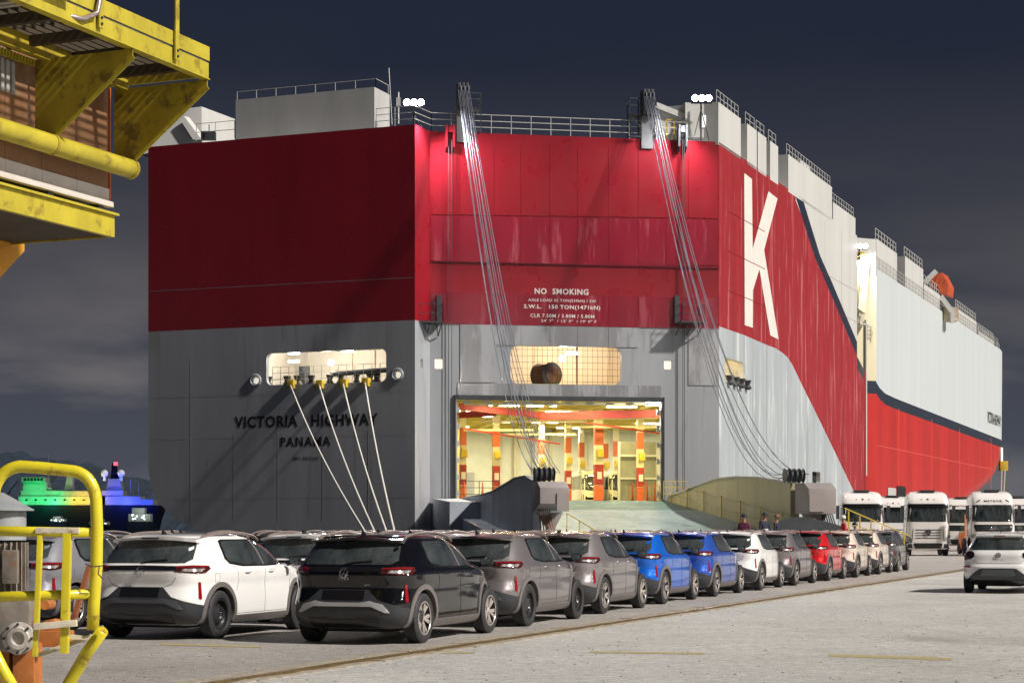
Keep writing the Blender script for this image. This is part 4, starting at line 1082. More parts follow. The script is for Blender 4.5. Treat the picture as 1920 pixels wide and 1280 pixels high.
# stern underside closes the cut-up between the transom and the quarter
mb = MB(); mb.add([TR.pt(8.0, -1.2), TR.pt(TR.len, -1.2), TR.pt(TR.len, -1.2) + HD * 30 + Vector((0, 0, -3)), TR.pt(8, -1.2) + HD * 30 + Vector((0, 0, -3))], [(0, 1, 2, 3)]); mb.build('counter', M_grey1, ship)
deck = [TR.pt(0, ZD), A + Vector((0, 0, ZD - A.z)), D + Vector((0, 0, ZD - D.z)), C_ + Vector((0, 0, ZD - C_.z)), S2 + Vector((0, 0, ZD - S2.z)), S2 + Vector((-30, 12, ZD - S2.z)), TR.pt(0, ZD) + HD * 45]
mb = MB(); mb.add([Vector((v.x, v.y, ZD)) for v in deck], [tuple(range(len(deck)))]); mb.build('aft_deck', M_ltgrey, ship)
mb = MB(); mb.add([Vector((S35.x - 1, S35.y, 23.55)), Vector((S4.x, S4.y, 23.55))] + [Vector((fpt(s_, 23.5).x, fpt(s_, 23.5).y, 23.55)) for s_ in (20, 40, 60, 80, 88)] + [Vector((40, 262, 23.55)), Vector((12, 190, 23.55)), Vector((0, 160, 23.55))], [tuple(range(10))]); mb.build('forward_deck', M_ltgrey, ship)

# lettering on the stern
def tletter(s, x0, y0, x1, y1, ht_px, m, bold=.02, sp=1.05, pl=TR, off=.012, name='lettering'):
    a, za_ = pl.px(x0, y0); b_, zb_ = pl.px(x1, y1); ht = ht_px / F * (pl.pt(a, 0).y + pl.pt(b_, 0).y) / 2
    return letters(s, pl, a, (za_ + zb_) / 2, b_ - a, ht, m, ship, off, bold, name, spacing=sp)
tletter('VICTORIA   HIGHWAY', 440, 803.5, 709, 796, 22.5, M_lblack, .03, 1.1, name='ship_name')
tletter('PANAMA', 526, 838, 620, 835, 18, M_lblack, .025, 1.25, name='home_port')
tletter('IMO 9827265', 549, 862.5, 597, 861.5, 6, M_lblack, .01, 1.1, name='imo_number')
OF = .065
tletter('NO  SMOKING', 1002, 552, 1103, 552.5, 11, M_lwhite, .02, 1.1, CH, OF, 'no_smoking_sign')
tletter('AXLE LOAD 55 TON(539kN) / 2W', 990, 567.5, 1117, 567.5, 6.5, M_lwhite, .01, 1.1, CH, OF, 'load_marking')
tletter('S.W.L.   150 TON(1471kN)', 982, 581, 1125, 582, 9.5, M_lwhite, .02, 1.1, CH, OF, 'load_marking')
tletter('CLR 7.50M / 3.80M / 5.80M', 994, 595.5, 1114, 596, 6.5, M_lwhite, .01, 1.1, CH, OF, 'clearance_marking')
tletter("24' 7\"  / 12' 5\"  / 19' 0\" F", 1014, 604, 1118, 605, 5, M_lwhite, .01, 1.1, CH, OF, 'clearance_marking')
# ------------------------------------------------------------------ ship: lamps, rooms, fittings
M_lampw = mat('lamp_white', (.9, .9, .9), .4, emit=(.93, .97, 1.0), estr=14)
M_lampwarm = mat('lamp_warm', (.9, .8, .6), .4, emit=(1.0, .86, .60), estr=9)
M_flood = mat('floodlight_face', (.9, .9, .9), .4, emit=(.90, .96, 1.0), estr=60)
def point(name, loc, power, col, rad=.3, spot=None, aim=None):
    ld = bpy.data.lights.new(name, 'SPOT' if spot else 'POINT'); ld.energy = power; ld.color = col; ld.shadow_soft_size = rad
    o = bpy.data.objects.new(name, ld); COL.objects.link(o); o.location = loc
    if spot: ld.spot_size = R(spot); ld.spot_blend = .6; o.rotation_euler = (Vector(loc) - Vector(aim)).to_track_quat('Z', 'Y').to_euler()
    return o
def area(name, loc, sx, sy, power, col, aim_dir=(0, 0, -1)):
    ld = bpy.data.lights.new(name, 'AREA'); ld.shape = 'RECTANGLE'; ld.size = sx; ld.size_y = sy; ld.energy = power; ld.color = col
    o = bpy.data.objects.new(name, ld); COL.objects.link(o); o.location = loc
    o.rotation_euler = (-Vector(aim_dir)).to_track_quat('Z', 'Y').to_euler(); return o
def rotz(pl): return Matrix((pl.d, pl.n, Vector((0, 0, 1)))).transposed()
def pbox(mb, pl, s0, s1, z0, z1, o0, o1, mi=0):
    return mb.box(pl.pt((s0 + s1) / 2, (z0 + z1) / 2, (o0 + o1) / 2), (abs(s1 - s0), abs(o1 - o0), abs(z1 - z0)), rotz(pl), mi)

# floodlights at the top of the stern
def floodmast(px_, py_, Y, zbase, aim, power, name_parent=ship, spot=None):
    c = P(px_, py_, Y); mb = MB(); mb.tube([(c.x, c.y + .5, zbase), (c.x, c.y + .5, c.z)], .06, 6)
    for k in (-.5, .5): mb.bar((c.x + k, c.y + .5, zbase), (c.x, c.y + .5, c.z - .6), .05)
    mb.build('lamp_mast', M_dark, ship)
    d = (Vector(aim) - c).normalized(); rot = d.to_track_quat('Z', 'Y').to_matrix()
    mb = MB(); mb.bar(c + Vector((-.65, .3, -.25)), c + Vector((.65, .3, -.25)), .07); mb.build('lamp_crossbar', M_dark, ship)
    for kx in (-.42, 0, .42):
        mb = MB(); mb.lathe([(.001, .08), (.12, .06), (.18, .0), (.19, -.06)], c + Vector((kx, -.05, -.02)), (0, -1, -.15), 16); mb.build('floodlight_face', M_flood, ship, fix=True)
        mb = MB(); mb.lathe([(.001, -.30), (.10, -.28), (.21, -.05), (.215, .02)], c + Vector((kx, -.05, -.02)), (0, -1, -.15), 14); mb.build('floodlight_hood', M_dark, ship, fix=True)
    point('floodlight_beam', c + d * 1.1, power, (.97, .98, 1.0), .35, spot or 150, Vector(aim))
floodmast(776, 192, 111.6, ZD, (9, 102, 4), 5200)
floodmast(1316, 184, 115.2, ZD, (3, 96, 0), 5200)
floodmast(1613, 461, 155.6, 24.0, (40, 172, 6), 2600, spot=120)
# --- vehicle deck behind the stern door
ROOM_D = 42; CZ = 9.7
M_ceil = mat('deck_ceiling', (.72, .58, .14), .6, 0, var=.2, vscale=1); M_beam = mat('deck_beam', (.60, .46, .10), .6, 0, var=.2, vscale=1)
M_orange = mat('band_orange', (.50, .10, .025), .5); M_redb = mat('beam_red', (.30, .022, .014), .5, 0, var=.15, vscale=2)
M_floor = mat('deck_floor', (.16, .25, .215), .35, 0, var=.3, vscale=1.2, stretch=(1, 1, 1), rust=.5, rscale=.6, rthr=.5, rust_sheen_col=(.30, .30, .22))
M_wallw = mat('bulkhead_white', (.72, .71, .60), .5, 0, var=.08, vscale=1)
ra0, ra1 = max(.4, dl - 5), CHL - .5
WA = CH.pt(CHL - .7, 0, -.5); WB = WA + SS.d * 46
foot = [CH.pt(ra0, 0, -.02), CH.pt(CHL - .05, 0, -.02), WA, WB, CH.pt(ra0, 0, -ROOM_D)]
mb = MB(); mb.prism([v + Vector((0, 0, FLOOR - .3)) for v in foot], None, (0, 0, .3)); mb.build('vehicle_deck_floor', M_floor, ship, fix=True)
foot[0] = CH.pt(ra0, 0, -.4); foot[1] = CH.pt(CHL - .8, 0, -.4)
mb = MB(); mb.prism([v + Vector((0, 0, CZ + .5)) for v in foot], None, (0, 0, .2)); mb.build('vehicle_deck_ceiling', M_ceil, ship, fix=True)
mb = MB(); mb.bar(WA + Vector((0, 0, 6.7)), WB + Vector((0, 0, 6.7)), .1, 7.1); mb.build('bulkhead', M_cream, ship)
def rext(t): return CHL - .9 + .55 * abs(t)
for k in range(24):
    t_ = -1.5 - k * 1.7; mb = MB(); pbox(mb, CH, ra0, rext(t_), CZ + .05, CZ + .5, t_ - .09, t_ + .09); mb.build('ceiling_beam', M_beam, ship)
for k in range(5):
    s_ = ra0 + (ra1 - ra0) * (k + .5) / 5; mb = MB(); pbox(mb, CH, s_ - .15, s_ + .15, CZ - .12, CZ + .05, -ROOM_D, -1.5); mb.build('ceiling_girder', M_beam, ship)
for (sa, sb, mm) in ((ra0, dl + 4.0, M_cream), (dl + 4.0, dl + 9.0, M_wallw), (dl + 9.0, rext(ROOM_D), M_wallw)):
    mb = MB(); pbox(mb, CH, sa, sb, FLOOR, CZ + .5, -ROOM_D - .2 if sa != ra0 else -25.2, -ROOM_D if sa != ra0 else -25); mb.build('bulkhead', mm, ship)
for s_ in (ra0,):
    mb = MB(); pbox(mb, CH, s_ - .1, s_ + .1, FLOOR, CZ + .5, -ROOM_D, -.4); mb.build('bulkhead', M_cream, ship)
mb = MB(); pbox(mb, CH, dl + 3.9, dl + 4.1, FLOOR, CZ + .5, -ROOM_D, -25); mb.build('bulkhead', M_wallw, ship)
# big red transverse girder and pipes
def chp(px_, py_, off): a, b_ = CH.px(px_, py_, off); return CH.pt(a, b_, off)
mb = MB(); mb.bar(chp(860, 762, -6), chp(1010, 778, -6), .3, .4); mb.bar(chp(1010, 780, -6), chp(1236, 775, -6), .3, .5); mb.build('red_girder', M_redb, ship)
mb = MB(); mb.bar(chp(860, 778, -8), chp(930, 774, -8), .3, .4); mb.build('red_girder', M_redb, ship)
for a_, b_ in (((866, 803, -10), (1050, 832, -18)), ((930, 768, -8), (1236, 812, -14))):
    mb = MB(); mb.bar(chp(*a_), chp(*b_), .08, .11); mb.build('red_pipe', M_redb, ship)
for k, (x0_, x1_, y_, off) in enumerate([(870, 1225, 757, -3), (900, 1100, 790, -9), (1060, 1232, 785, -9), (870, 1000, 806, -13), (1050, 1232, 800, -13), (950, 1080, 814, -17)]):
    mb = MB(); mb.bar(chp(x0_, y_, off), chp(x1_, y_, off), .10, .14); mb.build('ceiling_pipe', M_cream, ship)
# pillars
def pillar(px_, off, wd=.42):
    s_, _ = CH.px(px_, 850, off); z_ = FLOOR
    mb = MB(); pbox(mb, CH, s_ - wd / 2, s_ + wd / 2, z_, CZ + .1, off - wd / 2, off + wd / 2); p = mb.build('pillar', M_cream, ship)
    for nm, za_, zb_, mm, gr_ in (('orange_panel', 7.3, 8.5, M_orange, .03), ('red_band', z_ + 1.3, z_ + 2.7, M_redb, .04), ('hazard_band', z_ + .1, z_ + 1.25, M_orange, .03)):
        q = MB(); pbox(q, CH, s_ - wd / 2 - gr_ / 2, s_ + wd / 2 + gr_ / 2, za_, zb_, off - wd / 2 - .03, off + wd / 2 + gr_); b = q.build(nm, mm, ship)
    q = MB(); pbox(q, CH, s_ - .18, s_ + .26, z_ + 3.2, z_ + 3.75, off + wd / 2, off + wd / 2 + .35); b = q.build('control_box', M_yellow, ship); bevel(b, .05)
    q = MB(); pbox(q, CH, s_ - .16, s_ + .16, z_ + 1.7, z_ + 2.2, off + wd / 2 + .05, off + wd / 2 + .09); q.build('notice', M_lwhite, ship)
for px_, off, wd in ((1122, -14, .55), (930, -18, .45), (1200, -20, .45), (1065, -28, .42), (1015, -30, .42), (1090, -36, .4), (1135, -38, .4), (1155, -34, .4), (868, -16, .4)): pillar(px_, off, wd)
# grey folded ramp door with louvre at the right
s_a, _ = CH.px(1160, 850, -24); s_b, _ = CH.px(1232, 850, -24)
mb = MB(); pbox(mb, CH, s_a, s_b, FLOOR, 8.0, -24.4, -24); mb.build('folded_ramp', mat('greenish_grey', (.20, .21, .17), .6, 0, var=.2, vscale=1), ship)
for k in range(3):
    mb = MB(); x = s_a + (s_b - s_a) * k / 2; pbox(mb, CH, x - .08, x + .08, FLOOR, 8.0, -24, -23.8); mb.build('stiffener', M_ltgrey, ship)
for z_ in (5.2, 6.9):
    mb = MB(); pbox(mb, CH, s_a, s_b, z_, z_ + .15, -24, -23.8); mb.build('stiffener', M_ltgrey, ship)
mb = MB(); pbox(mb, CH, dl + 5.5, dl + 7.5, FLOOR + .5, 6.2, -ROOM_D, -ROOM_D + .06); mb.build('wall_door', M_ltgrey, ship)
for k in range(6):
    mb = MB(); x = dl + 9.3 + k * 1.5; pbox(mb, CH, x, x + .25, FLOOR, 9.4, -ROOM_D, -ROOM_D + .4); mb.build('bulkhead_frame', M_cream if k % 2 else M_ltgrey, ship)
# ceiling lamps
k = 0
for off in (-4, -10, -16, -22, -29, -36):
    for f_ in (.22, .42, .62, .82):
        s_ = ra0 + (rext(off) - ra0) * (f_ + .05 * math.sin(k * 2.1)); mb = MB(); pbox(mb, CH, s_ - 1.0, s_ + 1.0, CZ - .06, CZ + .02, off - .12, off + .12)
        mb.build('ceiling_lamp', M_lampwarm if k % 3 else M_lampw, ship)
        area('deck_lamp_light', CH.pt(s_, CZ - .15, off), 1.6, .3, 300 if off > -25 else 420, (1.0, .78, .34) if off > -25 else (1.0, .90, .66)); k += 1
mb = MB(); c = chp(1226, 757, -.9); mb.box(c, (1.0, .3, .2)); mb.build('door_lamp', M_lampw, ship); point('door_lamp_light', c + Vector((-.2, -.4, -.3)), 260, (.9, .97, 1), .15)
# barrier, cones, railings just inside the sill
M_orr = mat('barrier_orange', (.65, .14, .03), .6)
mb = MB()
railing(mb, [CH.pt(CH.px(862, 900, -1.5)[0], FLOOR, -1.5), CH.pt(CH.px(935, 900, -1.5)[0], FLOOR, -1.5)], 1.2, 3, 1.0, .022); tag(mb.build('sill_railing', M_dark, ship), None)
mb = MB(); railing(mb, [CH.pt(CH.px(1178, 900, -2.5)[0], FLOOR, -2.5), CH.pt(CH.px(1236, 900, -2.5)[0], FLOOR, -2.5)], 1.0, 3, .5, .022); mb.build('orange_barrier', M_orr, ship)
random.seed(11)
for i_, px_ in enumerate((1186, 1213, 1228, 905, 871)):
    c = CH.pt(CH.px(px_, 900, -2.2)[0], FLOOR, -2.2); co = empty('traffic_cone', c, 0, 'orange traffic cone just inside the lit stern door, %s' % ['third from the left', 'fourth from the left', 'rightmost', 'second from the left', 'leftmost'][i_], 'traffic cone', 'cones inside the stern door')
    mb = MB(); mb.lathe([(.11, .04), (.04, 1.1), (.02, 1.15)], (0, 0, 0), (0, 0, 1), 12); mb.build('cone_body', M_orr, co, 40)
    mb = MB(); mb.box((0, 0, .02), (.42, .42, .04)); mb.build('cone_base', M_black, co)

# --- mooring deck rooms
def room(pl, sa, sb, za, zb_, dep, wallm, ceilm):
    mb = MB(); pbox(mb, pl, sa, sb, za - .1, za, -dep, -.32); mb.build('room_floor', M_ltgrey, ship)
    mb = MB(); pbox(mb, pl, sa, sb, zb_, zb_ + .1, -dep, -.32); mb.build('room_ceiling', ceilm, ship)
    mb = MB(); pbox(mb, pl, sa, sb, za, zb_, -dep - .1, -dep); mb.build('room_wall', wallm, ship)
    for s_ in (sa, sb):
        mb = MB(); pbox(mb, pl, s_ - .05, s_ + .05, za, zb_, -dep, -.32); mb.build('room_wall', wallm, ship)
    n = int((sb - sa) / .7)
    for k in range(n):
        x = sa + (k + .5) * (sb - sa) / n; mb = MB(); pbox(mb, pl, x - .04, x + .04, zb_ - .28, zb_ - .002, -dep, -.4); mb.build('ceiling_rib', ceilm, ship)
    for k in range(int((sb - sa) / 1.6)):
        x = sa + (k + .6) * 1.6; mb = MB(); pbox(mb, pl, x - .05, x + .05, za, zb_, -dep, -dep + .12); mb.build('wall_stiffener', wallm, ship)
M_warmw = mat('warm_white_wall', (.70, .64, .54), .55, 0, var=.06, vscale=1)
hz0 = TR.px(499.5, 722)[1]; hz1 = TR.px(724, 653.5)[1]
room(TR, s0 - 1.5, s1 + 1.2, hz0 - .4, hz1 + .9, 6.5, M_warmw, M_ltgrey)
for px_, py_, off in ((551, 662, -1.2), (652, 658, -1.2), (551, 677, -3.5)):
    a, b_ = TR.px(px_, py_, off); mb = MB(); pbox(mb, TR, a - .35, a + .35, b_ - .06, b_ + .06, off - .1, off + .1); mb.build('tube_lamp', M_lampw, ship)
a, b_ = TR.px(620, 680, -3.2); mb = MB(); mb.lathe([(.001, .2), (.14, .14), (.2, 0), (.14, -.14), (.001, -.2)], TR.pt(a, b_, -3.2), (0, 0, 1), 14); mb.build('room_lamp', mat('lamp_orange', (.9, .8, .6), .4, emit=(1, .84, .58), estr=25), ship)
point('mooring_room_light', TR.pt(a, b_ + .3, -2.6), 300, (1, .84, .62), .25); point('mooring_room_light', TR.pt(s0 + 1.5, hz1 + .3, -2.6), 150, (.95, .98, 1), .25); point('mooring_room_light', TR.pt(s1 - 1.0, hz1 + .3, -3), 150, (1, .9, .75), .25)
mb = MB(); railing(mb, [TR.pt(s0 + .1, hz0, -.6), TR.pt(s1 - .1, hz0, -.6)], 1.15, 3, .55, .016); mb.build('sill_railing', M_railg, ship)
for px_ in (505, 540, 560, 585, 620, 640, 670, 695, 708):   # fairlead spools and winches
    a, _ = TR.px(px_, 715, -1.5); r_ = random.uniform(.22, .33); mb = MB(); mb.lathe([(r_ * .6, 0), (r_, .1), (r_ * .55, .3), (r_ * .9, .62), (.001, .66)], TR.pt(a, hz0 + .02, -1.4), (0, 0, 1), 14); mb.build('roller_spool', M_dark, ship, 50)
mb = MB(); mb.tube([TR.pt(s0 + 3.2, hz0 + .75, -2.4), TR.pt(s1 - .2, hz0 + .95, -2.4)], .16, 8); mb.build('beam_rail', M_dark, ship)
mb = MB(); mb.tube([TR.pt(s0 + .8, hz0 - .3, -3.5), TR.pt(s0 + .8, hz0 + 1.4, -3.5)], .35, 12); mb.build('bollard_post', M_dark, ship)
ROPES = []
for i_, (px_, py_, ex, ey) in enumerate(((546, 719, 722, 1051), (600, 719, 730, 1051), (645, 717, 746, 1051), (686, 715, 754, 1051))):
    a, b_ = TR.px(px_, py_, .1); mb = MB(); pbox(mb, TR, a - .22, a + .22, b_ - .30, b_ + .22, -.2, .28); o = mb.build('chock', M_yellow, ship); bevel(o, .05)
    ROPES.append((TR.pt(a + .05, b_ - .1, .3), P(ex, ey, 60.0)))
# centre window: storage drum and mesh
wc0, wz0 = CH.px(957, 719); wc1, wz1 = CH.px(1165, 651)
room(CH, wc0 - 1.5, wc1 + 1.5, wz0 - .4, wz1 + 1.0, 6.0, M_warmw, mat('ochre_ceiling', (.50, .27, .08), .6))
a, b_ = CH.px(1024, 703, -1.9); DAX = (CH.d * .45 + CH.n * .9).normalized(); dc = CH.pt(a, b_, -1.9)
for sx in (-.62, .62):
    mb = MB(); mb.lathe([(.001, sx - .03), (.74, sx - .03), (.78, sx), (.74, sx + .03), (.001, sx + .03)], dc, DAX, 24); mb.build('drum_flange', M_dark, ship, 40)
for k in range(5):
    mb = MB(); mb.lathe([(.001, .66), (.50 - .09 * k, .66), (.54 - .09 * k, .70), (.50 - .09 * k, .73), (.001, .73)], dc + DAX * (.02 * k), DAX, 22); mb.build('rope_turn', mat('tarred_rope', (.10, .045, .025), .7, 0, var=.4, vscale=8), ship, 60)
for k in range(9):
    mb = MB(); mb.lathe([(.62, -.07), (.70, 0), (.62, .07)], dc + DAX * (-.55 + .137 * k), DAX, 20); mb.build('rope_turn', MATS['tarred_rope'], ship, 60)
mb = MB()
for k in range(22):
    x = wc0 + (wc1 - wc0) * (k + .5) / 22; mb.bar(CH.pt(x, wz0, -.32), CH.pt(x, wz1, -.32), .02)
for k in range(6):
    z_ = wz0 + (wz1 - wz0) * (k + .5) / 6; mb.bar(CH.pt(wc0, z_, -.32), CH.pt(wc1, z_, -.32), .02)
tag(mb.build('window_mesh', M_dark, ship), kind='stuff')
mb = MB(); x = CH.px(1082, 700, -.4)[0]; mb.bar(CH.pt(x, wz0, -.5), CH.pt(x, wz1, -.5), .10); mb.build('window_post', mat('brown_post', (.30, .16, .09), .6), ship)
a, b_ = CH.px(1054, 672, -2.5); mb = MB(); mb.lathe([(.001, .22), (.15, .15), (.22, 0), (.15, -.15), (.001, -.22)], CH.pt(a, b_, -2.5), (0, 0, 1), 14); mb.build('room_lamp', MATS['lamp_orange'], ship)
point('centre_room_light', CH.pt(a, b_ + .3, -2.2), 270, (1, .84, .6), .25); point('centre_room_light', CH.pt(wc1 - 1.5, wz1, -3), 170, (1, .9, .75), .25); point('centre_room_light', CH.pt(wc0 + .5, wz1, -3), 120, (1, .9, .75), .25)
a, b_ = CH.px(1073, 662, -1.5); mb = MB(); pbox(mb, CH, a - .35, a + .35, b_ - .1, b_ + .1, -1.6, -1.4); mb.build('tube_lamp', M_lampw, ship)
for px_, py_ in ((823, 682), (1253, 684)):
    a, b_ = CH.px(px_, py_, -.4); mb = MB(); pbox(mb, CH, a - .4, a + .4, b_ - .4, b_ + .4, -.45, -.4); mb.build('lit_port', mat('lit_port', (.8, .75, .6), .5, emit=(1, .88, .68), estr=.9), ship)
a, b_ = RT.px(790.5, 682); mb = MB(); pbox(mb, RT, a - .2, a + .2, b_ - .5, b_ + .5, -.25, -.2); mb.build('lit_port', MATS['lit_port'], ship)
# side window room
sw0 = SS.px(1358.5, 717)[1]; sw1 = SS.px(1358.5, 669)[1]
room(SS, wsx0 - .5, wsx1 + 1.5, sw0 - .3, sw1 + .6, 4.0, M_warmw, M_cream)
point('side_room_light', SS.pt((wsx0 + wsx1) / 2, sw1, -2), 240, (1, .9, .7), .25)
mb = MB(); railing(mb, [SS.pt(wsx0, sw0, -.5), SS.pt(wsx1, sw0, -.5)], 1.1, 3, .8, .02); mb.build('sill_railing', M_railg, ship)
for k in range(4):
    mb = MB(); x = wsx0 + .8 + k * 1.4; mb.lathe([(.2, 0), (.3, .1), (.16, .3), (.28, .6), (.001, .62)], SS.pt(x, sw0 - .1, .1), (0, 0, 1), 12); mb.build('roller_spool', M_dark, ship, 50)

# --- gantry towers with sheaves and lifting wires
def tower(px_, wpx, y_top, side):
    s_, z_ = CH.px(px_, y_top, .0); wd = wpx * .0324
    for k in range(3):
        mb = MB(); x = s_ + (k - 1) * wd / 3; pbox(mb, CH, x - wd / 7.5, x + wd / 7.5, ZD + 1.4, z_, -.5, .45); b = mb.build('sheave_cheek', M_dark, ship); bevel(b, .04)
        mb = MB(); mb.lathe([(.001, -.06), (.45, -.06), (.40, 0), (.45, .06), (.001, .06)], CH.pt(x + wd / 6.2, z_ - .5, .15), CH.d, 18); mb.build('sheave', M_wire, ship, 40)
    mb = MB(); pbox(mb, CH, s_ - wd / 2, s_ + wd / 2, ZD - .6, ZD + 1.6, -.7, .1); b = mb.build('tower_base', mat('tower_grey', (.13, .13, .135), .5, 0, var=.2, vscale=2), ship)
    mb = MB(); e_ = 1 if side > 0 else -1
    a0 = s_ + e_ * wd / 2; a1 = a0 + e_ * .75
    for aa in (a0 + e_ * .05, a1):
        for oo in (-.6, .2): mb.bar(CH.pt(aa, ZD, oo), CH.pt(aa, z_ - .55, oo), .06)
    for z2 in (ZD + .1, ZD + 1.45, ZD + 2.0, z_ - .55): mb.bar(CH.pt(a0, z2, .2), CH.pt(a1, z2, .2), .05); mb.bar(CH.pt(a1, z2, .2), CH.pt(a1, z2, -.6), .05)
    pbox(mb, CH, a0, a1, ZD + 1.4, ZD + 1.46, -.6, .2); mb.bar(CH.pt(a0, ZD + .6, .2), CH.pt(a1, ZD + 1.4, .2), .05); mb.build('maintenance_cage', M_dark, ship)
    return s_, z_, wd
tl = tower(867, 22, 158, 1); tr_ = tower(1213, 22, 170, -1)
RAMPN = CH.n
gl0, gl1 = CH.px(1003, 930, 25)[0], CH.px(1057, 930, 25)[0]; gr0, gr1 = CH.px(1500, 930, 25)[0], CH.px(1551, 930, 25)[0]
def wires(s_, z_, wd, gs, n, sag, spread=.9):
    for k in range(n):
        f_ = (k / (n - 1) - .5); a = CH.pt(s_ + f_ * wd * .95, z_ - .5, .6); b_ = CH.pt(gs + f_ * spread, 4.2, 24.3); pts = []
        sg = sag * (1 + .22 * math.sin(k * 2.3)); nn = 16
        for i in range(nn + 1):
            t = i / nn; p = a.lerp(b_, t); p.z -= 4 * sg * t * (1 - t) * (.75 + .5 * t); pts.append(p)
        mb = MB(); mb.tube(pts, .024, 5); mb.build('lifting_wire', M_wire, ship, 180)
wires(*tl, (gl0 + gl1) / 2, 9, 3.6, 1.3); wires(*tr_, (gr0 + gr1) / 2 - .6, 8, 5.2, 1.2)
for px_ in (841, 847, 1280, 1283):   # vertical falls
    s_, _ = CH.px(px_, 500, .25); ztop = CH.px(px_, 262, .25)[1]; mb = MB(); mb.bar(CH.pt(s_, ztop, .28), CH.pt(s_, FLOOR - 1, .28), .035); mb.build('vertical_wire', M_dark, ship)
for px_, sgn in ((843, 1), (1279, -1)):
    s_, zt_ = CH.px(px_, 245, .3); mb = MB(); mb.prism([CH.pt(s_ - .25, zt_ + .35, .0), CH.pt(s_ - .25, zt_ + .35, .45), CH.pt(s_ - .25, zt_ - 1.0, .35), CH.pt(s_ - .25, zt_ - 1.3, 0)], None, CH.d * .12)
    mb.prism([CH.pt(s_ + .2, zt_ + .35, .0), CH.pt(s_ + .2, zt_ + .35, .45), CH.pt(s_ + .2, zt_ - 1.0, .35), CH.pt(s_ + .2, zt_ - 1.3, 0)], None, CH.d * .12); pbox(mb, CH, s_ - .1, s_ + .2, zt_ - .1, zt_ + .3, .05, .4); mb.build('wire_guide', M_red1 if sgn > 0 else M_dark, ship, fix=True)
# bracket platforms
for px_ in (806, 1297):
    s_, z_ = CH.px(px_, 604, .9); mb = MB(); pbox(mb, CH, s_ - .75, s_ + .75, z_ - .06, z_ + .04, .05, 1.3)
    for k in range(5):
        x = s_ - .7 + .35 * k; mb.bar(CH.pt(x, z_, 1.2), CH.pt(x + (.25 if k % 2 else -.1), z_ - .75, .08), .05)
    railing(mb, [CH.pt(s_ - .72, z_, .1), CH.pt(s_ - .72, z_, 1.25), CH.pt(s_ + .72, z_, 1.25), CH.pt(s_ + .72, z_, .1)], 1.05, 2, .8, .02); mb.build('access_platform', M_dark, ship)
    mb = MB(); pbox(mb, CH, s_ + (.5 if px_ < 1000 else -.9), s_ + (.8 if px_ < 1000 else -.6), z_, z_ + 1.7, .05, .3); mb.build('platform_arm', M_dark, ship)

# --- stern ramp
RL = 34.0
def rz(t): return FLOOR - (FLOOR - .12) * t / RL
def rp(s_, t, z=0.0): return CH.pt(s_, rz(t) + z, t)
glm, grm = (gl0 + gl1) / 2, (gr0 + gr1) / 2
mb = MB(); n_ = 20
for k in range(n_):
    t0_, t1_ = RL * k / n_, RL * (k + 1) / n_; sl0 = gl0 + .3; sr0 = gr0 + .25 + (1.2 if t0_ > 25 else 0); sr1 = sr0
    if t0_ > 24: sl0 -= 1.0
    vs = [rp(sl0, t0_ + .02), rp(sr0, t0_ + .02), rp(sr1, t1_ - .02), rp(sl0, t1_ - .02)]; q = MB(); q.prism(vs, None, (0, 0, -.35)); q.build('ramp_plate', M_floor if k < 4 else mat('ramp_worn', (.47, .535, .515), .3, 0, var=.25, vscale=.8, rust=.8, rscale=1.2, rthr=.48, rstretch=(1.4, .25, 1), rust_sheen_col=(.62, .66, .66)), ship, fix=True)
mb = MB()
for k in range(60):
    t_ = RL * (k + .5) / 60; mb.bar(rp(gl0 + .8, t_, .012), rp(gr0 - .2, t_, .012), .05, .025)
tag(mb.build('ramp_cleats', M_floor, ship), kind='stuff')
def girder(sA, sB, m, side):
    top = [(0.3, 3.5), (3, 3.65), (7, 4.0), (11, 4.3), (15, 4.3), (19, 4.15), (24, 3.75)] if side > 0 else [(0.3, 3.3), (3, 3.35), (8, 3.4), (12, 3.5), (16, 3.8), (19, 4.05), (22, 4.08), (24, 3.8)]
    for i_ in range(len(top) - 1):
        (ta, za_), (tb, zb_) = top[i_], top[i_ + 1]; mb = MB()
        lo = .55 if side > 0 else 1.5
        poly = [CH.pt(sA, za_, ta), CH.pt(sA, zb_, tb - .02), CH.pt(sA, rz(tb) - lo, tb - .02), CH.pt(sA, rz(ta) - lo, ta)]; mb.prism(poly, None, CH.d * (sB - sA)); mb.build('girder_plate', m, ship, fix=True)
        mb = MB(); mb.bar(CH.pt((sA + sB) / 2, za_ + .04, ta), CH.pt((sA + sB) / 2, zb_ + .04, tb - .02), abs(sB - sA) + .16, .07); mb.build('girder_flange', M_ltgrey, ship)
M_gird = mat('girder_grey', (.42, .45, .50), .5, 0, var=.2, vscale=.8, stretch=(1, 1, .3)); M_girdy = mat('girder_light', (.36, .33, .20), .5, 0, var=.15, vscale=.8, stretch=(1, 1, .3))
M_box = mat('sheave_box_paint', (.27, .235, .225), .5, 0, var=.08, vscale=1)
girder(gl0 + .1, gl0 + .5, M_gird, -1); girder(gr0 - .15, gr0 + .3, M_girdy, 1)
mb = MB(); mb.prism([rp(gl0 - .9, 4, -.5), rp(gl0 - .9, 24, -.3), rp(gl0 - .9, 24, -1.6), rp(gl0 - .9, 8, -1.8)], None, CH.d * 1.0); mb.build('ramp_underframe', M_gird, ship, fix=True)
mb = MB(); mb.prism([CH.pt(dl - 1.5, FLOOR + .1, .2), CH.pt(dl - 1.5, FLOOR - .2, 7.5), CH.pt(dl - 1.5, FLOOR - 2.2, 7.5), CH.pt(dl - 1.5, FLOOR - 1.6, .2)], None, CH.d * 2.6); mb.build('hinge_block', M_gird, ship, fix=True)
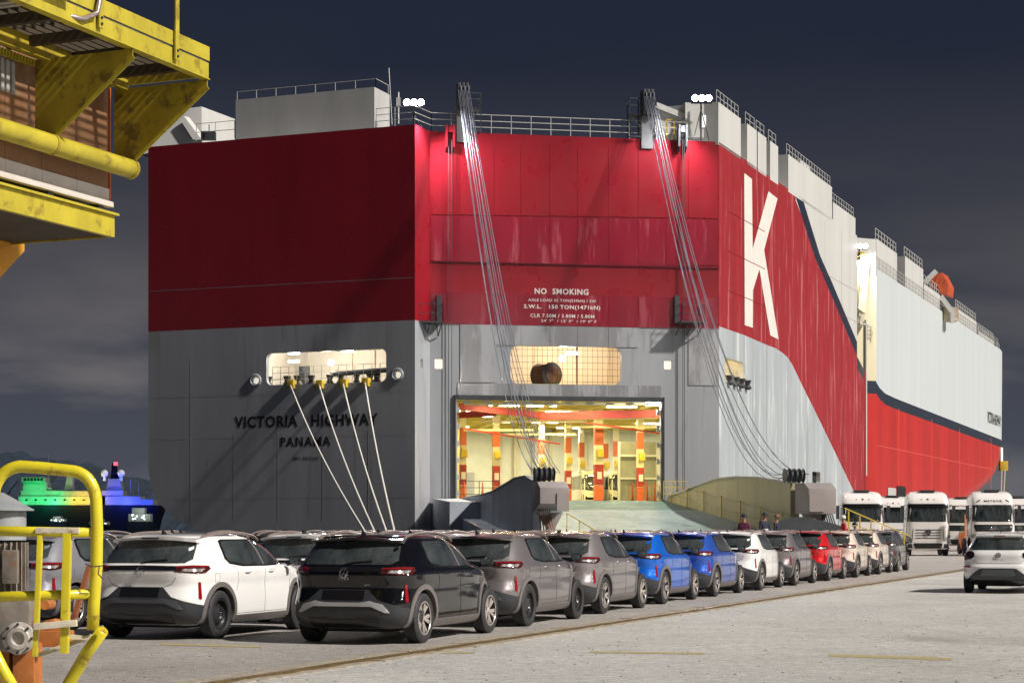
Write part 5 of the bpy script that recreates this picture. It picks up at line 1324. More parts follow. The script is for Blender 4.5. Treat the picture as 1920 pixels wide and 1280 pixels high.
for (g0, g1, m_, sd_) in ((gl0, gl1, M_box, -1), (gr0, gr1, M_box, 1)):
    mb = MB(); mb.prism([CH.pt(g0, 3.75, 24.2), CH.pt(g0, 3.75, 25.6), CH.pt(g0 + 0, 3.45, 26.3), CH.pt(g0, 2.25 if sd_ > 0 else 2.7, 26.3), CH.pt(g0, 2.25, 24.2)], None, CH.d * (g1 - g0)); b = mb.build('sheave_box', m_, ship, fix=True); bevel(b, .04)
    mb = MB(); x0, x1 = (g0 + .8, g1 - .02) if sd_ < 0 else (g0 + .02, g0 + .75); pbox(mb, CH, x0, x1, 2.35, 3.2, 26.3, 26.36); mb.build('box_cover', m_, ship)
    c0 = (g0 + g1) / 2 - .2 if sd_ < 0 else g0 - .2
    for k in range(4):
        mb = MB(); mb.lathe([(.001, -.10), (.36, -.10), (.28, -.03), (.28, .03), (.36, .10), (.001, .10)], CH.pt(c0 - .35 + k * .25, 4.12, 24.6), CH.d, 18); mb.build('sheave', M_dark, ship, 40)
    mb = MB(); pbox(mb, CH, g0 + .55, g0 + .95, .2, 2.3, 24.8, 25.3); mb.prism([CH.pt(g0 + .1, 2.3, 24.8), CH.pt(g0 + 1.3, 2.3, 24.8), CH.pt(g0 + .95, 1.6, 24.8), CH.pt(g0 + .55, 1.6, 24.8)], None, CH.n * .5); mb.build('support_leg', m_, ship, fix=True)
    for k in range(6):
        x = (g0 + .15 + k * .1) if sd_ < 0 else (g0 + 1.0 + k * .1); mb = MB(); q1 = CH.pt(x, 2.4, 25.2); mb.tube([q1, q1 + Vector((.25 + k * .07, -1.0, -2.3))], .035, 5); mb.build('hanging_rod', M_steel if sd_ > 0 else mat('rusty_rod', (.20, .10, .06), .5, .3), ship)
    mb = MB(); pbox(mb, CH, g0 - .5, g0 + .6, .2, 1.3, 24.6, 25.6); pbox(mb, CH, g0 + .8, g0 + 1.5, .3, 1.1, 25.2, 26); mb.build('machinery', M_dark, ship)
# flap walls beside the ramp foot
mb = MB(); mb.prism([rp(gr0 - .4, 25, .55), rp(gr0 + 2.4, 32, .15), rp(gr0 + 2.4, 32, -.3), rp(gr0 - .4, 25, -.3)], None, CH.n * .5); mb.build('ramp_flap', M_box, ship, fix=True)
mb = MB(); mb.prism([rp(gr0 - 2.2, 27, .0), rp(gr0 - 1.9, 27, 1.15), rp(gr0 - .5, 27, 1.35), rp(gr0 + 1.0, 27, 1.0), rp(gr0 + 3.0, 27, .3), rp(gr0 + 3.0, 27, .0)], None, CH.n * .15); mb.build('flap_plate', M_dark, ship, fix=True)
# yellow railings along the ramp
mb = MB(); M_yr = mat('yellow_rail', (.52, .38, .05), .45)
s_h0 = CH.px(1245, 920, 1)[0]
pts = [CH.pt(s_h0, FLOOR + .05, .9), CH.pt(CH.px(1290, 920, 1)[0], FLOOR + .05, .9)]; railing(mb, pts, 1.15, 3, .35, .025)
mb.build('yellow_railing', M_yr, ship)
for k in range(8):
    t_ = 1.5 + k * 3.6; mb = MB(); sx = gr0 - .25 + (.4 if t_ > 25 else 0); mb.bar(rp(sx, t_), rp(sx, t_, 1.25), .055); mb.build('stanchion', M_yr, ship)
mb = MB()
for h_ in (.6, 1.2):
    pts = [rp(gr0 - .25, 1.5 + .6 * k, h_ - .10 * math.sin(math.pi * ((.6 * k) % 3.6) / 3.6)) for k in range(43)]; mb.tube(pts, .012, 4)
mb.build('rail_rope', M_dark, ship)
mb = MB(); a = CH.px(1063, 965, 27)[0]
for k in range(4): mb.bar(CH.pt(a + k * .42, .4, 27 + k * .8), CH.pt(a + k * .42, 2.25 - k * .35, 27 + k * .8), .05)
mb.bar(CH.pt(a, 2.25, 27), CH.pt(a + 1.3, 1.2, 29.4), .04); mb.build('step_railing', M_yr, ship)
mb = MB()
for k in range(6): x = gr0 + 1.2 + k * .55; mb.bar(CH.pt(x, .2, 28.5), CH.pt(x, 2.35 - k * .22, 28.5), .06)
mb.bar(CH.pt(gr0 + 1.0, 2.5, 28.5), CH.pt(gr0 + 4.2, 1.2, 28.5), .05); mb.bar(CH.pt(gr0 + 1.0, 1.9, 28.5), CH.pt(gr0 + 4.0, .8, 28.5), .04); mb.build('step_railing', M_yr, ship)

# --- deckhouses and railings
def house(pl, s0_, s1_, z0_, z1_, off, dep, m=M_white, nm='deckhouse'):
    mb = MB(); pbox(mb, pl, s0_, s1_, z0_, z1_, off - dep, off); return mb.build(nm, m, ship)
a, za_ = TR.px(442, 183, -1.4); b_, zb_ = TR.px(702, 168, -1.4); zt_ = (za_ + zb_) / 2; zlow = ZD + .35
house(TR, a, b_, zlow, zt_, -1.4, 2.2, M_ltgrey, 'vent_house')
mb = MB(); railing(mb, [TR.pt(a, zt_, -1.6), TR.pt(b_, zt_, -1.6), TR.pt(b_, zt_, -3.4)], .55, 1, 1.3, .02); mb.build('house_railing', M_railg, ship)
for k in range(7):
    mb = MB(); x = a + (b_ - a) * (k + .5) / 7; pbox(mb, TR, x - .35, x + .35, ZD, zlow + .01, -3, -1.8); mb.build('house_foot', M_ltgrey, ship)
mb = MB(); q = [P(262, 278, 128), P(330, 206, 128), P(378, 200, 128), P(378, 270, 128), P(262, 290, 128)]; mb.prism(q, None, (1.7, 3.9, 0)); mb.build('funnel_casing', M_white, ship, fix=True)
mb = MB(); q = [P(338, 225, 127.6), P(345, 218, 127.6), P(378, 262, 127.6), P(362, 262, 127.6)]; mb.prism(q, None, (.3, .35, 0)); mb.build('casing_brace', M_white, ship, fix=True)
mb = MB(); railing(mb, [P(368, 265, 119), P(440, 259, 118)], 1.1, 2, 1.1, .02); mb.build('deck_railing', M_railg, ship)
mb = MB(); mb.box(P(391, 255, 119.5), (.9, .6, .5)); mb.bar(P(392, 252, 119), P(392, 234, 119), .05); mb.build('deck_gear', M_dark, ship)
mb = MB(); railing(mb, [TR.pt(TR.px(704, 235)[0], ZD, -.1), TR.pt(TR.len - .1, ZD, -.1), CH.pt(.1, ZD, -.15), CH.pt(CH.px(1290, 260)[0], ZD, -.15)], 1.15, 3, 1.2, .022); mb.build('stern_railing', M_railg, ship)
mb = MB(); mb.tube([P(735, 235, 112.5), P(729, 128, 112.5)], .03, 5); mb.build('whip_aerial', M_railg, ship)
mb = MB(); c = P(747, 232, 113); mb.tube([c, c + Vector((0, 0, 1.9))], .06, 6); mb.box(c + Vector((0, 0, 1.3)), (.25, .25, .5)); mb.build('signal_post', M_railg, ship)
zh = 28.0
hs = [(1347, 1389, 0), (1401, 1419, 0), (1421, 1437, 0), (1444, 1459, 0), (1478, 1560, 0), (1562, 1604, -1.1)]
for x0_, x1_, dz in hs:
    a = SS.px(x0_, 300)[0]; b_ = SS.px(x1_, 400)[0]; house(SS, a, b_, ZD - .2, zh + dz, .0, 5.0)
    mb = MB(); railing(mb, [SS.pt(a + .1, zh + dz, -.15), SS.pt(b_ - .1, zh + dz, -.15)], .8, 2, .8, .02); mb.build('house_railing', M_railg, ship)
a = SS.px(1350, 300)[0]; b_ = SS.px(1600, 420)[0]; house(SS, a, b_, ZD - .05, zh - 1.3, -1.3, 3.6, M_ltgrey, 'inner_house')
a = SS.px(1515, 330)[0]; house(SS, a, a + 3.2, zh, zh + .8, -.6, 3, M_white, 'upper_locker')
# aft face cabin with two bright panels
a = CH.px(1285, 230, -.4)[0]; house(CH, a, CHL - .15, ZD + .3, zh, -.4, 4.0, M_white, 'stern_cabin')
for x0_, x1_ in ((1313.5, 1324.5), (1333, 1344)):
    (p0, q0), (p1, q1) = CH.px(x0_, 239, -.4), CH.px(x1_, 217, -.4); mb = MB(); pbox(mb, CH, p0, p1, q0, q1, -.41, -.33); mb.build('lit_panel', mat('lit_panel', (.85, .85, .85), .5, emit=(1, 1, 1), estr=.35), ship)
mb = MB(); a = CH.px(1236, 240)[0]; pbox(mb, CH, a, a + 1.9, ZD, ZD + 2.0, -1.2, -1.0); mb.bar(CH.pt(a, ZD + 2.3, -.8), CH.pt(a + 2.0, ZD + 1.6, -.8), .2, .35); mb.build('davit_arm', M_white, ship)
mb = MB(); a = CH.px(1252, 240)[0]; railing(mb, [CH.pt(a, ZD, -.3), CH.pt(a + .5, ZD, -.3)], 1.3, 3, .5, .04); mb.build('yellow_ladder', M_yellow, ship)
# forward deckhouses
def fpx(x): return FS.px(x, 500)[0]
zq = 23.6
for x0_, x1_, ytop, nm in ((1643, 1682, 447, 'deckhouse'), (1697, 1731, 480, 'deckhouse'), (1732.5, 1762, 532, 'deckhouse'), (1793, 1831, 577, 'deckhouse'), (1834, 1864, 620, 'deckhouse'), (1869, 1875, 655, 'deckhouse')):
    a, zt_ = FS.px(x0_, ytop, -.2); b_ = FS.px(x1_, 600, -.2)[0]; house(FS, a, b_, zq, zt_, -.2, 6 if x0_ != 1643 else 1.6, M_white)
    mb = MB(); railing(mb, [FS.pt(a + .1, zt_, -.3), FS.pt(b_ - .1, zt_, -.3)], .9, 2, 1.2, .03); mb.build('house_railing', M_railg, ship)
mb = MB(); railing(mb, [FS.pt(.2, zq, -.1), FS.pt(76, zq, -.1)], 1.1, 3, 1.6, .022); mb.build('deck_railing', M_railg, ship)
# recess fittings on the step wall: folded gangway, platform
sg0, zg0 = ST.px(1611, 578, .8); sg1, zg1 = ST.px(1628, 482, .8)
mb = MB(); mb.prism([ST.pt(sg0, zg0, .2), ST.pt(sg0 + .75, zg0 - .4, .2), ST.pt(sg1 + .2, zg1 - .1, .2), ST.pt(sg1 - .5, zg1 + .2, .2)], None, ST.n * .5); mb.build('folded_gangway', M_rustw, ship, fix=True)
mb = MB(); railing(mb, [ST.pt(sg0, zg0 - .9, .3), ST.pt(sg0 + .9, zg0 - 1.3, .3)], .95, 2, .14, .02); pbox(mb, ST, sg0, sg0 + 1.0, zg0 - 1.35, zg0 - 1.25, .1, .9); mb.build('gangway_platform', M_railg, ship)
mb = MB(); a, b_ = ST.px(1615, 478, .5); mb.box(ST.pt(a, b_, .4), (.7, .5, .5)); o = mb.build('hoist_motor', M_yellow, ship); bevel(o, .08)
mb = MB(); a, b_ = ST.px(1631, 628, .1); railing(mb, [ST.pt(a - .25, b_ - .5, .1), ST.pt(a + .2, b_ - .5, .1)], 1.3, 4, .4, .025); mb.build('step_ladder', M_railg, ship)
mb = MB(); mb.tube([ST.pt(ST.px(1622, 700)[0], 6, .12), ST.pt(ST.px(1622, 700)[0], ST.px(1622, 600)[1], .12)], .10, 8); mb.build('drain_pipe', M_white, ship)
mb = MB(); a, b_ = ST.px(1600, 447)[0], ST.len; pbox(mb, ST, a, b_, 22.9, ST.px(1625, 447)[1], -4, -.05); mb.build('deckhouse', M_white, ship)
# orange lifeboat and davit
c = P(1758, 530, 190); mb = MB(); lb = [(-3.4, .05), (-3.0, .7), (-1.6, 1.15), (0, 1.25), (1.6, 1.15), (3.0, .7), (3.4, .05)]
mb.prism([P(*p, 190) for p in ((1737, 524), (1747, 509), (1758, 513), (1766, 511), (1778, 534), (1776, 553), (1764, 551), (1752, 534))], None, (1.2, 2.6, 0)); mb.build('orange_davit', mat('davit_orange', (.42, .07, .02), .5, 0, var=.3, vscale=1), ship, fix=True)
for k in range(4):
    mb = MB(); mb.bar(P(1744 + k * 8, 545 - k * 2, 189.6), P(1750 + k * 8, 516 + k * 3, 189.6), .22); mb.build('davit_strut', MATS['davit_orange'], ship)
for a_, b_ in ((P(1733, 530, 186), P(1755, 508, 186)), (P(1763, 555, 190), P(1785, 585, 190)), (P(1785, 585, 190), P(1785, 605, 190))):
    mb = MB(); mb.bar(a_, b_, .35, .5); mb.build('davit_arm', M_white, ship)
mb = MB(); mb.box(P(1780, 590, 191), (1.5, 1.5, 1.4)); mb.build('deck_machinery', mat('machine_mix', (.5, .42, .3), .6, 0, var=.5, vscale=2), ship)
# ------------------------------------------------------------------ mooring ropes and bollards
M_rope = mat('white_rope', (.62, .60, .55), .7, 0, var=.1, vscale=6)
for i_, (a, b_) in enumerate(ROPES):
    pts = []; b_ = Vector((b_.x, b_.y, .45))
    for k in range(25):
        t = k / 24; p = a.lerp(b_, t); p.z -= 1.6 * 4 * t * (1 - t) * .35; pts.append(p)
    mb = MB(); mb.tube(pts, .045, 6); o = mb.build('mooring_rope', M_rope, None, 180)
    tag(o, '%s white mooring rope from the stern opening down to the quay' % ['leftmost', 'second from left', 'third from left', 'rightmost'][i_], 'mooring rope', 'stern mooring ropes')
for i_, x in enumerate((726, 750)):
    c = P(x, 1080, 60); bo = empty('quay_bollard', (c.x, c.y, 0), 0, 'squat %s iron bollard behind the cars holding two stern ropes' % ('left', 'right')[i_], 'bollard', 'bollards below the stern')
    mb = MB(); mb.lathe([(.32, 0), (.24, .08), (.20, .40), (.33, .52), (.30, .62), (.001, .66)], (0, 0, 0), (0, 0, 1), 18); mb.build('bollard_post', M_dark, bo, 50)
    mb = MB(); mb.box((0, 0, .02), (.8, .8, .04)); mb.build('base_plate', M_dark, bo)
a = FS.pt(*FS.px(1876, 878)[:2], .3)
for i_, dx in enumerate((-.15, .25)):
    b_ = P(1874.5 + i_ * 2.2, 1000, 205); b_.z = .3; pts = []
    for k in range(13): t = k / 12; p = (a + Vector((dx, 0, 0))).lerp(b_, t); p.z -= 1.5 * 4 * t * (1 - t) * .3; pts.append(p)
    mb = MB(); mb.tube(pts, .07, 5); o = mb.build('bow_rope', mat('tan_rope', (.42, .38, .28), .7)); tag(o, '%s of two tan ropes hanging from the bow fairlead' % ('left', 'right')[i_], 'mooring rope', 'bow ropes')
mb = MB(); mb.box(a + Vector((0, -.2, .3)), (1.0, .8, 1.2)); o = mb.build('bow_chock', M_yellow, ship); bevel(o, .15)

# ------------------------------------------------------------------ vehicles on the quay
PW = paint('white', (.8, .79, .77)); PK = paint('black', (.004, .004, .005), 0, .12); PG = paint('grey', (.27, .245, .25), .6, .32); PG2 = paint('grey_light', (.32, .29, .295), .6, .32)
PB = paint('blue', (.008, .13, .62), .3, .28); PB2 = paint('deep_blue', (.03, .10, .46), .35, .28); PR = paint('red', (.58, .012, .018), .15, .26); PC = paint('cream', (.64, .54, .46), 0, .3); PDG = paint('dark_grey', (.12, .12, .13), .5, .3)
PS = paint('silver', (.42, .42, .47), .6, .26)
car0 = make_suv(); index_kids(); root_children.update(KIDS)
CARH = math.atan2(1.0, .3586); hd = Vector((math.cos(CARH), math.sin(CARH), 0))
used = [False]
def put_car(wx, wy, label, pm, group, steel=False, insert=None, roof=None, jit=0.0):
    """wx, wy = ground point of the right rear wheel"""
    c = car0 if not used[0] else copy_tree(car0)
    if used[0]: index_kids(); root_children.clear(); root_children.update(KIDS)
    used[0] = True
    perp = Vector((hd.y, -hd.x, 0)); pos = Vector((wx, wy, 0)) + hd * 1.285 - perp * .80
    c.location = pos; c.rotation_euler = (0, 0, CARH + jit)
    tag(c, label, 'car', group); dress(c, pm, steel=steel, insert=insert or M_ledge, roof=roof); return c
g1 = 'cars in the front row beside the crane rail'
ZX = lambda px_, py_: (EYE * F / (py_ - 990) * (px_ - 960) / F, EYE * F / (py_ - 990))
row1 = [(787, 1204.6, PK, 'glossy black compact suv with silver rear bumper insert, nearest car of the front row', dict(insert=M_silver)),
        (985, 1173.2, PG, 'brown grey metallic suv on black steel wheels directly ahead of the black one', dict(steel=True)),
        (1127.5, 1149.8, PG2, 'grey metallic suv with alloy wheels just behind the bright blue one', {}),
        (1241, 1131.6, PB, 'bright blue suv between the grey metallic one and the deeper blue one', {}),
        (1338, 1117.6, PB2, 'deeper blue suv directly behind the white one in the front row', {}),
        (1423, 1106, PW, 'white suv between the deeper blue one and a grey one in the front row', {}),
        (1490, 1097, PG, 'grey suv directly behind the red one', {}),
        (1552, 1088.5, PR, 'red suv, the only red car in the front row', dict(roof=PK)),
        (1604, 1082, PC, 'cream suv directly ahead of the red one', {}),
        (1647, 1076, PC, 'cream suv second ahead of the red one, before the last dark car', {}),
        (1681, 1071, PDG, 'dark grey suv at the far end of the front row near the trucks', {})]
random.seed(5)
for px_, py_, pm, lab, kw in row1: x, y = ZX(px_, py_); put_car(x, y, lab, pm, g1, jit=R(random.uniform(-.5, .5)), **kw)
ordn = ['nearest', 'second', 'third', 'fourth', 'fifth', 'sixth', 'seventh', 'eighth', 'ninth', 'tenth']
g2 = 'cars in the second row'
cols2 = [PW, PW, PG, PS, PG, PW, PG, PS, PR, PW]
for k in range(10):
    x, y = -4.17 + k * 4.5 * hd.x, 26.35 + k * 4.5 * hd.y
    lab = 'white suv on black steel wheels at the near end of the second row' if k == 0 else '%s suv, %s from the near end of the second row' % (cols2[k].name.split('_')[1], ordn[k])
    put_car(x, y, lab, cols2[k], g2, steel=(k == 0))
g3 = 'cars in the third row'; cols3 = [PS, PG, PDG, PG, PW, PG, PS, PG]
for k in range(8):
    x, y = -6.75 + k * 4.5 * hd.x, 28.6 + k * 4.5 * hd.y
    lab = 'silver suv at the near end of the third row seen through the yellow guard' if k == 0 else '%s suv, %s from the near end of the third row' % (('dark grey' if cols3[k] is PDG else cols3[k].name.split('_')[1]), ordn[k])
    put_car(x, y, lab, cols3[k], g3)
g4 = 'cars in the fourth row'; cols4 = [PDG, PG, PG, PDG, PG, PW]
for k in range(6):
    x, y = -9.3 + k * 4.5 * hd.x, 31.0 + k * 4.5 * hd.y
    put_car(x, y, '%s suv, %s from the near end of the fourth row' % (('dark' if cols4[k] is PDG else cols4[k].name.split('_')[1]), ordn[k]), cols4[k], g4)
hb = make_hatchback(); index_kids()
def put_hatch(o, wx, wy, label):   # left rear wheel ground point
    hh = math.atan2(1.0, .385); h2 = Vector((math.cos(hh), math.sin(hh), 0)); p2 = Vector((h2.y, -h2.x, 0))
    o.location = Vector((wx, wy, 0)) + h2 * 1.28 + p2 * .76; o.rotation_euler = (0, 0, hh); tag(o, label, 'car', 'white hatchbacks right of the rail')
x, y = ZX(1817, 1110); put_hatch(hb, x, y, 'white hatchback seen from behind at the right edge, with black lower bumper')
hb2 = copy_tree(hb); x, y = ZX(2075, 1147); put_hatch(hb2, x, y, 'white hatchback just outside the right edge, only its shadow falls into view')
hb3 = copy_tree(hb); x, y = ZX(1995, 1106); put_hatch(hb3, x, y, 'white hatchback parked to the right of the first one, outside the frame')
bpy.data.objects.remove(bpy.data.objects.get('zz')) if bpy.data.objects.get('zz') else None
tk = make_truck('star'); tm = make_truck('meteor'); index_kids()
def put_truck(o, px_, py_, hdg, lab):
    x, y = ZX(px_, py_); o.location = (x, y, 0); o.rotation_euler = (0, 0, R(hdg)); tag(o, lab, 'truck', 'white truck cabs parked nose on behind the cars')
TH = 262
put_truck(tk, 1614, 1041, 266, 'white truck cab with black visor, leftmost, behind the red and cream cars')
t2 = copy_tree(tk); put_truck(t2, 1737, 1041, 262, 'white truck cab with round star badge on a slatted grille, in the middle')
put_truck(tm, 1857, 1041.5, 264, 'white truck cab lettered above the windscreen, right of the middle one')
t3 = copy_tree(tk); put_truck(t3, 1672, 1034, 264, 'white truck cab set back between the leftmost and the middle one')
t4 = copy_tree(tm); put_truck(t4, 1802, 1032, 262, 'white truck cab set back between the middle one and the lettered one')
t5 = copy_tree(tm); put_truck(t5, 1908, 1033, 262, 'white truck cab at the right edge set back beside the lettered one')
index_kids()
# orange loader part and small machine between the trucks
ft = empty('fork_truck', P(1817, 1035, 112).xyz, 0, 'orange forklift mast standing between the middle and the lettered truck', 'forklift'); ft.location.z = 0
mb = MB(); mb.box((0, 0, .8), (.9, 1.6, 1.0)); bevel(mb.build('body', M_orr, ft), .1)
mb = MB(); mb.bar((-.4, -.9, 0), (-.4, -.9, 2.4), .14); mb.bar((.1, -.9, 0), (.1, -.9, 2.4), .14); mb.bar((-.4, -.9, 2.3), (.1, -.9, 2.3), .1); mb.build('mast', mat('mast_orange', (.75, .28, .04), .5), ft)
for x in (-.42, .42):
    for y in (-.55, .6):
        wm = wheel(ft, x, y, .32, 1 if x > 0 else -1, WHEEL_STEEL); wm.rotation_euler = (0, 0, R(90)); wm.scale = (.95, .9, .95)
# small buses inside the ship
b1 = make_bus(); index_kids(); b2 = copy_tree(b1)
for o, px_, lab in ((b1, 1100, 'left one of two cream minibuses parked on the lit vehicle deck'), (b2, 1151, 'right one of two cream minibuses parked on the lit vehicle deck')):
    s_, _ = CH.px(px_, 910, -29); p = CH.pt(s_, FLOOR, -29); o.location = p; o.rotation_euler = (0, 0, math.atan2(CH.n.y, CH.n.x)); tag(o, lab, 'minibus', 'minibuses inside the ship'); o.scale = (.8, .8, .92)

# ------------------------------------------------------------------ yellow crane structure, upper left
M_cy = mat('crane_yellow', (.43, .355, .03), .45, 0, var=.22, vscale=2.2, stretch=(1, 1, .5), rust=.6, rscale=4.5, rthr=.55, rust_sheen_col=(.14, .08, .02), bump=.06, bscale=12)
M_cyd = mat('crane_yellow_grimy', (.36, .27, .02), .5, 0, var=.25, vscale=1.6, stretch=(1, 1, .35), rust=.7, rscale=3.5, rthr=.52, rust_sheen_col=(.08, .05, .02))
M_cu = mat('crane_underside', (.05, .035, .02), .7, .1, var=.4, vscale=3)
M_panel = mat('weathered_panel', (.26, .13, .06), .55, 0, var=.25, vscale=1.2, stretch=(1, 1, .25), rust=.7, rscale=1.2, rthr=.55, rust_sheen_col=(.30, .25, .20))
M_panelw = mat('pale_panel', (.55, .50, .46), .6, 0, var=.15, vscale=2, rust=.6, rscale=4, rthr=.58, rust_sheen_col=(.22, .13, .09))
crane = empty('crane_platform', (-4.5, 19, 0), 0, 'yellow rusty crane walkway and machine box hanging in at the upper left', 'crane')
E0 = Vector((-3.24, 20.0, 0)); cu_ = Vector((.4135, 1, 0)).normalized(); cv = Vector((cu_.y, -cu_.x, 0))
def cp(t, w_, z): return E0 - cu_ * t - cv * w_ + Vector((0, 0, z))   # t back along the walkway towards the camera, w inboard
def crb(name, t0, t1, w0, w1, z0, z1, m, bv=0.0):
    mb = MB(); mb.box(cp((t0 + t1) / 2, (w0 + w1) / 2, (z0 + z1) / 2), (abs(t1 - t0), abs(w1 - w0), abs(z1 - z0)), Matrix((cu_, cv, Vector((0, 0, 1)))).transposed())
    o = mb.build(name, m); o.data.transform(Matrix.Translation(-Vector(crane.location))); o.parent = crane
    if bv: bevel(o, bv)
    return o
def crm(mb, name, m, smooth=None, bv=0, fix=True):
    o = mb.build(name, m, None, smooth, fix); o.data.transform(Matrix.Translation(-Vector(crane.location))); o.parent = crane
    if bv: bevel(o, bv)
    return o
crb('toe_plate', 0, 7, -.0, .012, 6.55, 6.70, M_cy)
crb('edge_channel', 0, 7, .01, .05, 6.36, 6.53, M_cy, .006)
crb('edge_angle', -.01, 7, .0, .10, 6.352, 6.362, M_cy)
crb('end_channel', -.005, .03, .05, 3.2, 6.38, 6.53, M_cyd)
crb('grating_gap', 0, 7, .03, .06, 6.53, 6.55, M_ltgrey)
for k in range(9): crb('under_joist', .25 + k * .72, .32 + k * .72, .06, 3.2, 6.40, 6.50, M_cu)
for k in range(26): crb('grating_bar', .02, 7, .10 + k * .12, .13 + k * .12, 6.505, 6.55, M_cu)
crb('stringer', 0, 7, 1.02, 1.10, 6.33, 6.50, M_cyd)
crb('deck_box', 2.55, 7, -.10, 1.3, 6.53, 6.95, M_cy, .01)
for k in range(14): crb('side_slat', 2.7 + k * .1, 2.76 + k * .1, .14, 1.4, 6.485, 6.50, M_railg)
def post(px_, z0_, wpx):
    r_ = (px_ - 960) / F; t = None
    for i in range(2000):
        p = cp(i * .004, -.02, 0)
        if p.x / p.y <= r_: t = i * .004; break
    return t
for px_ in (331, 188):
    t = post(px_, 0, 0); crb('rail_post', t - .035, t + .035, -.035, -.012, 6.40, 7.9, M_cy, .004)
    for z_ in (6.50, 6.44):
        mb = MB(); mb.lathe([(.001, .012), (.013, .012), (.015, 0)], cp(t, -.037, z_), cv, 6); crm(mb, 'bolt', M_dark)
mb = MB(); mb.tube([cp(2.05, -.04, 7.5), cp(2.05, -.05, 6.75), cp(2.12, -.05, 6.52), cp(2.3, -.02, 6.42), cp(2.7, .12, 6.40)], .025, 8); crm(mb, 'conduit', M_rail, 180)
def gusset(t, poly, m=M_cyd, th=.014, flange=True):
    mb = MB(); mb.prism([cp(t, w_, z) for w_, z in poly], None, cu_ * th); crm(mb, 'gusset_plate', m)
    if flange:
        a, b_ = poly[1], poly[2]; mb = MB(); mb.bar(cp(t - .01, a[0], a[1]), cp(t - .01, b_[0], b_[1]), .07, .014, up=cu_); crm(mb, 'gusset_flange', M_cy)
GP = [(0.02, 6.35), (0.02, 6.28), (.97, 5.56), (1.20, 5.62), (1.20, 6.35)]
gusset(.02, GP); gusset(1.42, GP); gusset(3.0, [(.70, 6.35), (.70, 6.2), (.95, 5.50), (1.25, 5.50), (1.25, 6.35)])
mb = MB(); pts = [cp(-.02 + k * .25, 1.0, 5.47) for k in range(24)]; mb.tube(pts, .105, 18); crm(mb, 'pipe', M_cy, 180)
for t in (.0, 1.42, 3.0):
    mb = MB(); mb.tube([cp(t - .02, 1.0, 5.47), cp(t + .02, 1.0, 5.47)], .113, 18); crm(mb, 'weld_ring', M_cyd, 60)
# machine box panels with pale lower strip
for k in range(9): crb('box_panel', -.02 + k * .6, .575 + k * .6, 1.30, 1.34, 5.28, 6.45, M_panel, .004)
for k in range(9): crb('lower_panel', -.02 + k * .6, .575 + k * .6, 1.29, 1.33, 5.135, 5.275, M_panelw, .004)
crb('box_end', -.035, -.02, 1.28, 2.8, 5.10, 6.45, M_orr); crb('box_core', -.01, 5.4, 1.36, 2.8, 5.12, 6.40, M_panel)
crb('base_rail', -.03, 5.4, 1.24, 1.32, 5.07, 5.13, M_panelw, .005)
for k in range(6): crb('spacer', .1 + k * .9, .2 + k * .9, 1.28, 1.4, 5.0, 5.07, M_dark)
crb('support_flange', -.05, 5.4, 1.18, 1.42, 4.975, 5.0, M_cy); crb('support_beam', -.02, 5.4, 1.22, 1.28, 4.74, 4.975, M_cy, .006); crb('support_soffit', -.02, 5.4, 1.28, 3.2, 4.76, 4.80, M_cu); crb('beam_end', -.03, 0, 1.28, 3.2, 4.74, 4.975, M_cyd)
for k in range(12):   # pale slats added to stand for the grid of light on the machine box
    crb('light_grid_slat', 1.65 + k * .085, 1.70 + k * .085, 1.275, 1.30, 5.95, 6.28, M_ltgrey)
mb = MB(); mb.prism([cp(-.26, 2.6, 4.86), cp(2.2, 2.6, 4.86), cp(2.2, 2.6, 3.2), cp(.9, 2.6, 3.75), cp(-.26, 2.6, 4.70)], None, -cv * .3); crm(mb, 'hanging_plate', mat('amber_plate', (.60, .27, .02), .5, 0, var=.2, vscale=2), bv=.01)
for k in range(22): crb('handrail_comb', 1.5 + k * .05, 1.52 + k * .05, 1.14, 1.2, 6.26, 6.33, M_cy)

# ------------------------------------------------------------------ tubular guard with motor, lower left
guard = empty('crane_guard', (-2.2, 8.4, 0), 0, 'bent yellow tube guard frame with rust spots at the lower left', 'guard rail')
M_gy = mat('guard_yellow', (.62, .52, .02), .38, 0, var=.10, vscale=6, rust=.95, rscale=9, rthr=.57, rust_sheen_col=(.20, .08, .02), coat=.2)
M_gw = mat('guard_pale', (.60, .54, .42), .6, 0, var=.2, vscale=10, rust=.8, rscale=14, rthr=.55, rust_sheen_col=(.28, .12, .04))
GY = 8.4; GS = GY / F
def gp(px_, py_, dy=0.0): return P(px_, py_, GY + dy)
def gm(mb, name, m, smooth=None, root=None, bv=0, fix=False):
    root = root or guard; o = mb.build(name, m, None, smooth, fix); o.data.transform(Matrix.Translation(-Vector(root.location))); o.parent = root
    if bv: bevel(o, bv)
    return o
def arcpts(p0, c, p1, n=8): return [(p0[0] * (1 - t) ** 2 + 2 * c[0] * t * (1 - t) + p1[0] * t * t, p0[1] * (1 - t) ** 2 + 2 * c[1] * t * (1 - t) + p1[1] * t * t) for t in [k / n for k in range(n + 1)]]
path = [(-14, 990), (-12, 930)] + arcpts((-10, 915), (2, 878), (38, 874)) + [(70, 876), (100, 879)] + arcpts((130, 882), (172, 884), (180, 935)) + [(182, 990), (181, 1060), (176, 1130), (174, 1180)]
mb = MB(); mb.tube([gp(*p) for p in path], 11.5 * GS, 16); gm(mb, 'bent_tube', M_gy, 180)
mb = MB(); mb.tube([gp(-60, 994), gp(168, 998)], 9.5 * GS, 14); gm(mb, 'cross_tube', M_gy, 180)
mb = MB(); mb.tube([gp(-60, 1120), gp(60, 1116), gp(172, 1113)], 9.5 * GS, 14); gm(mb, 'cross_tube', M_gy, 180)
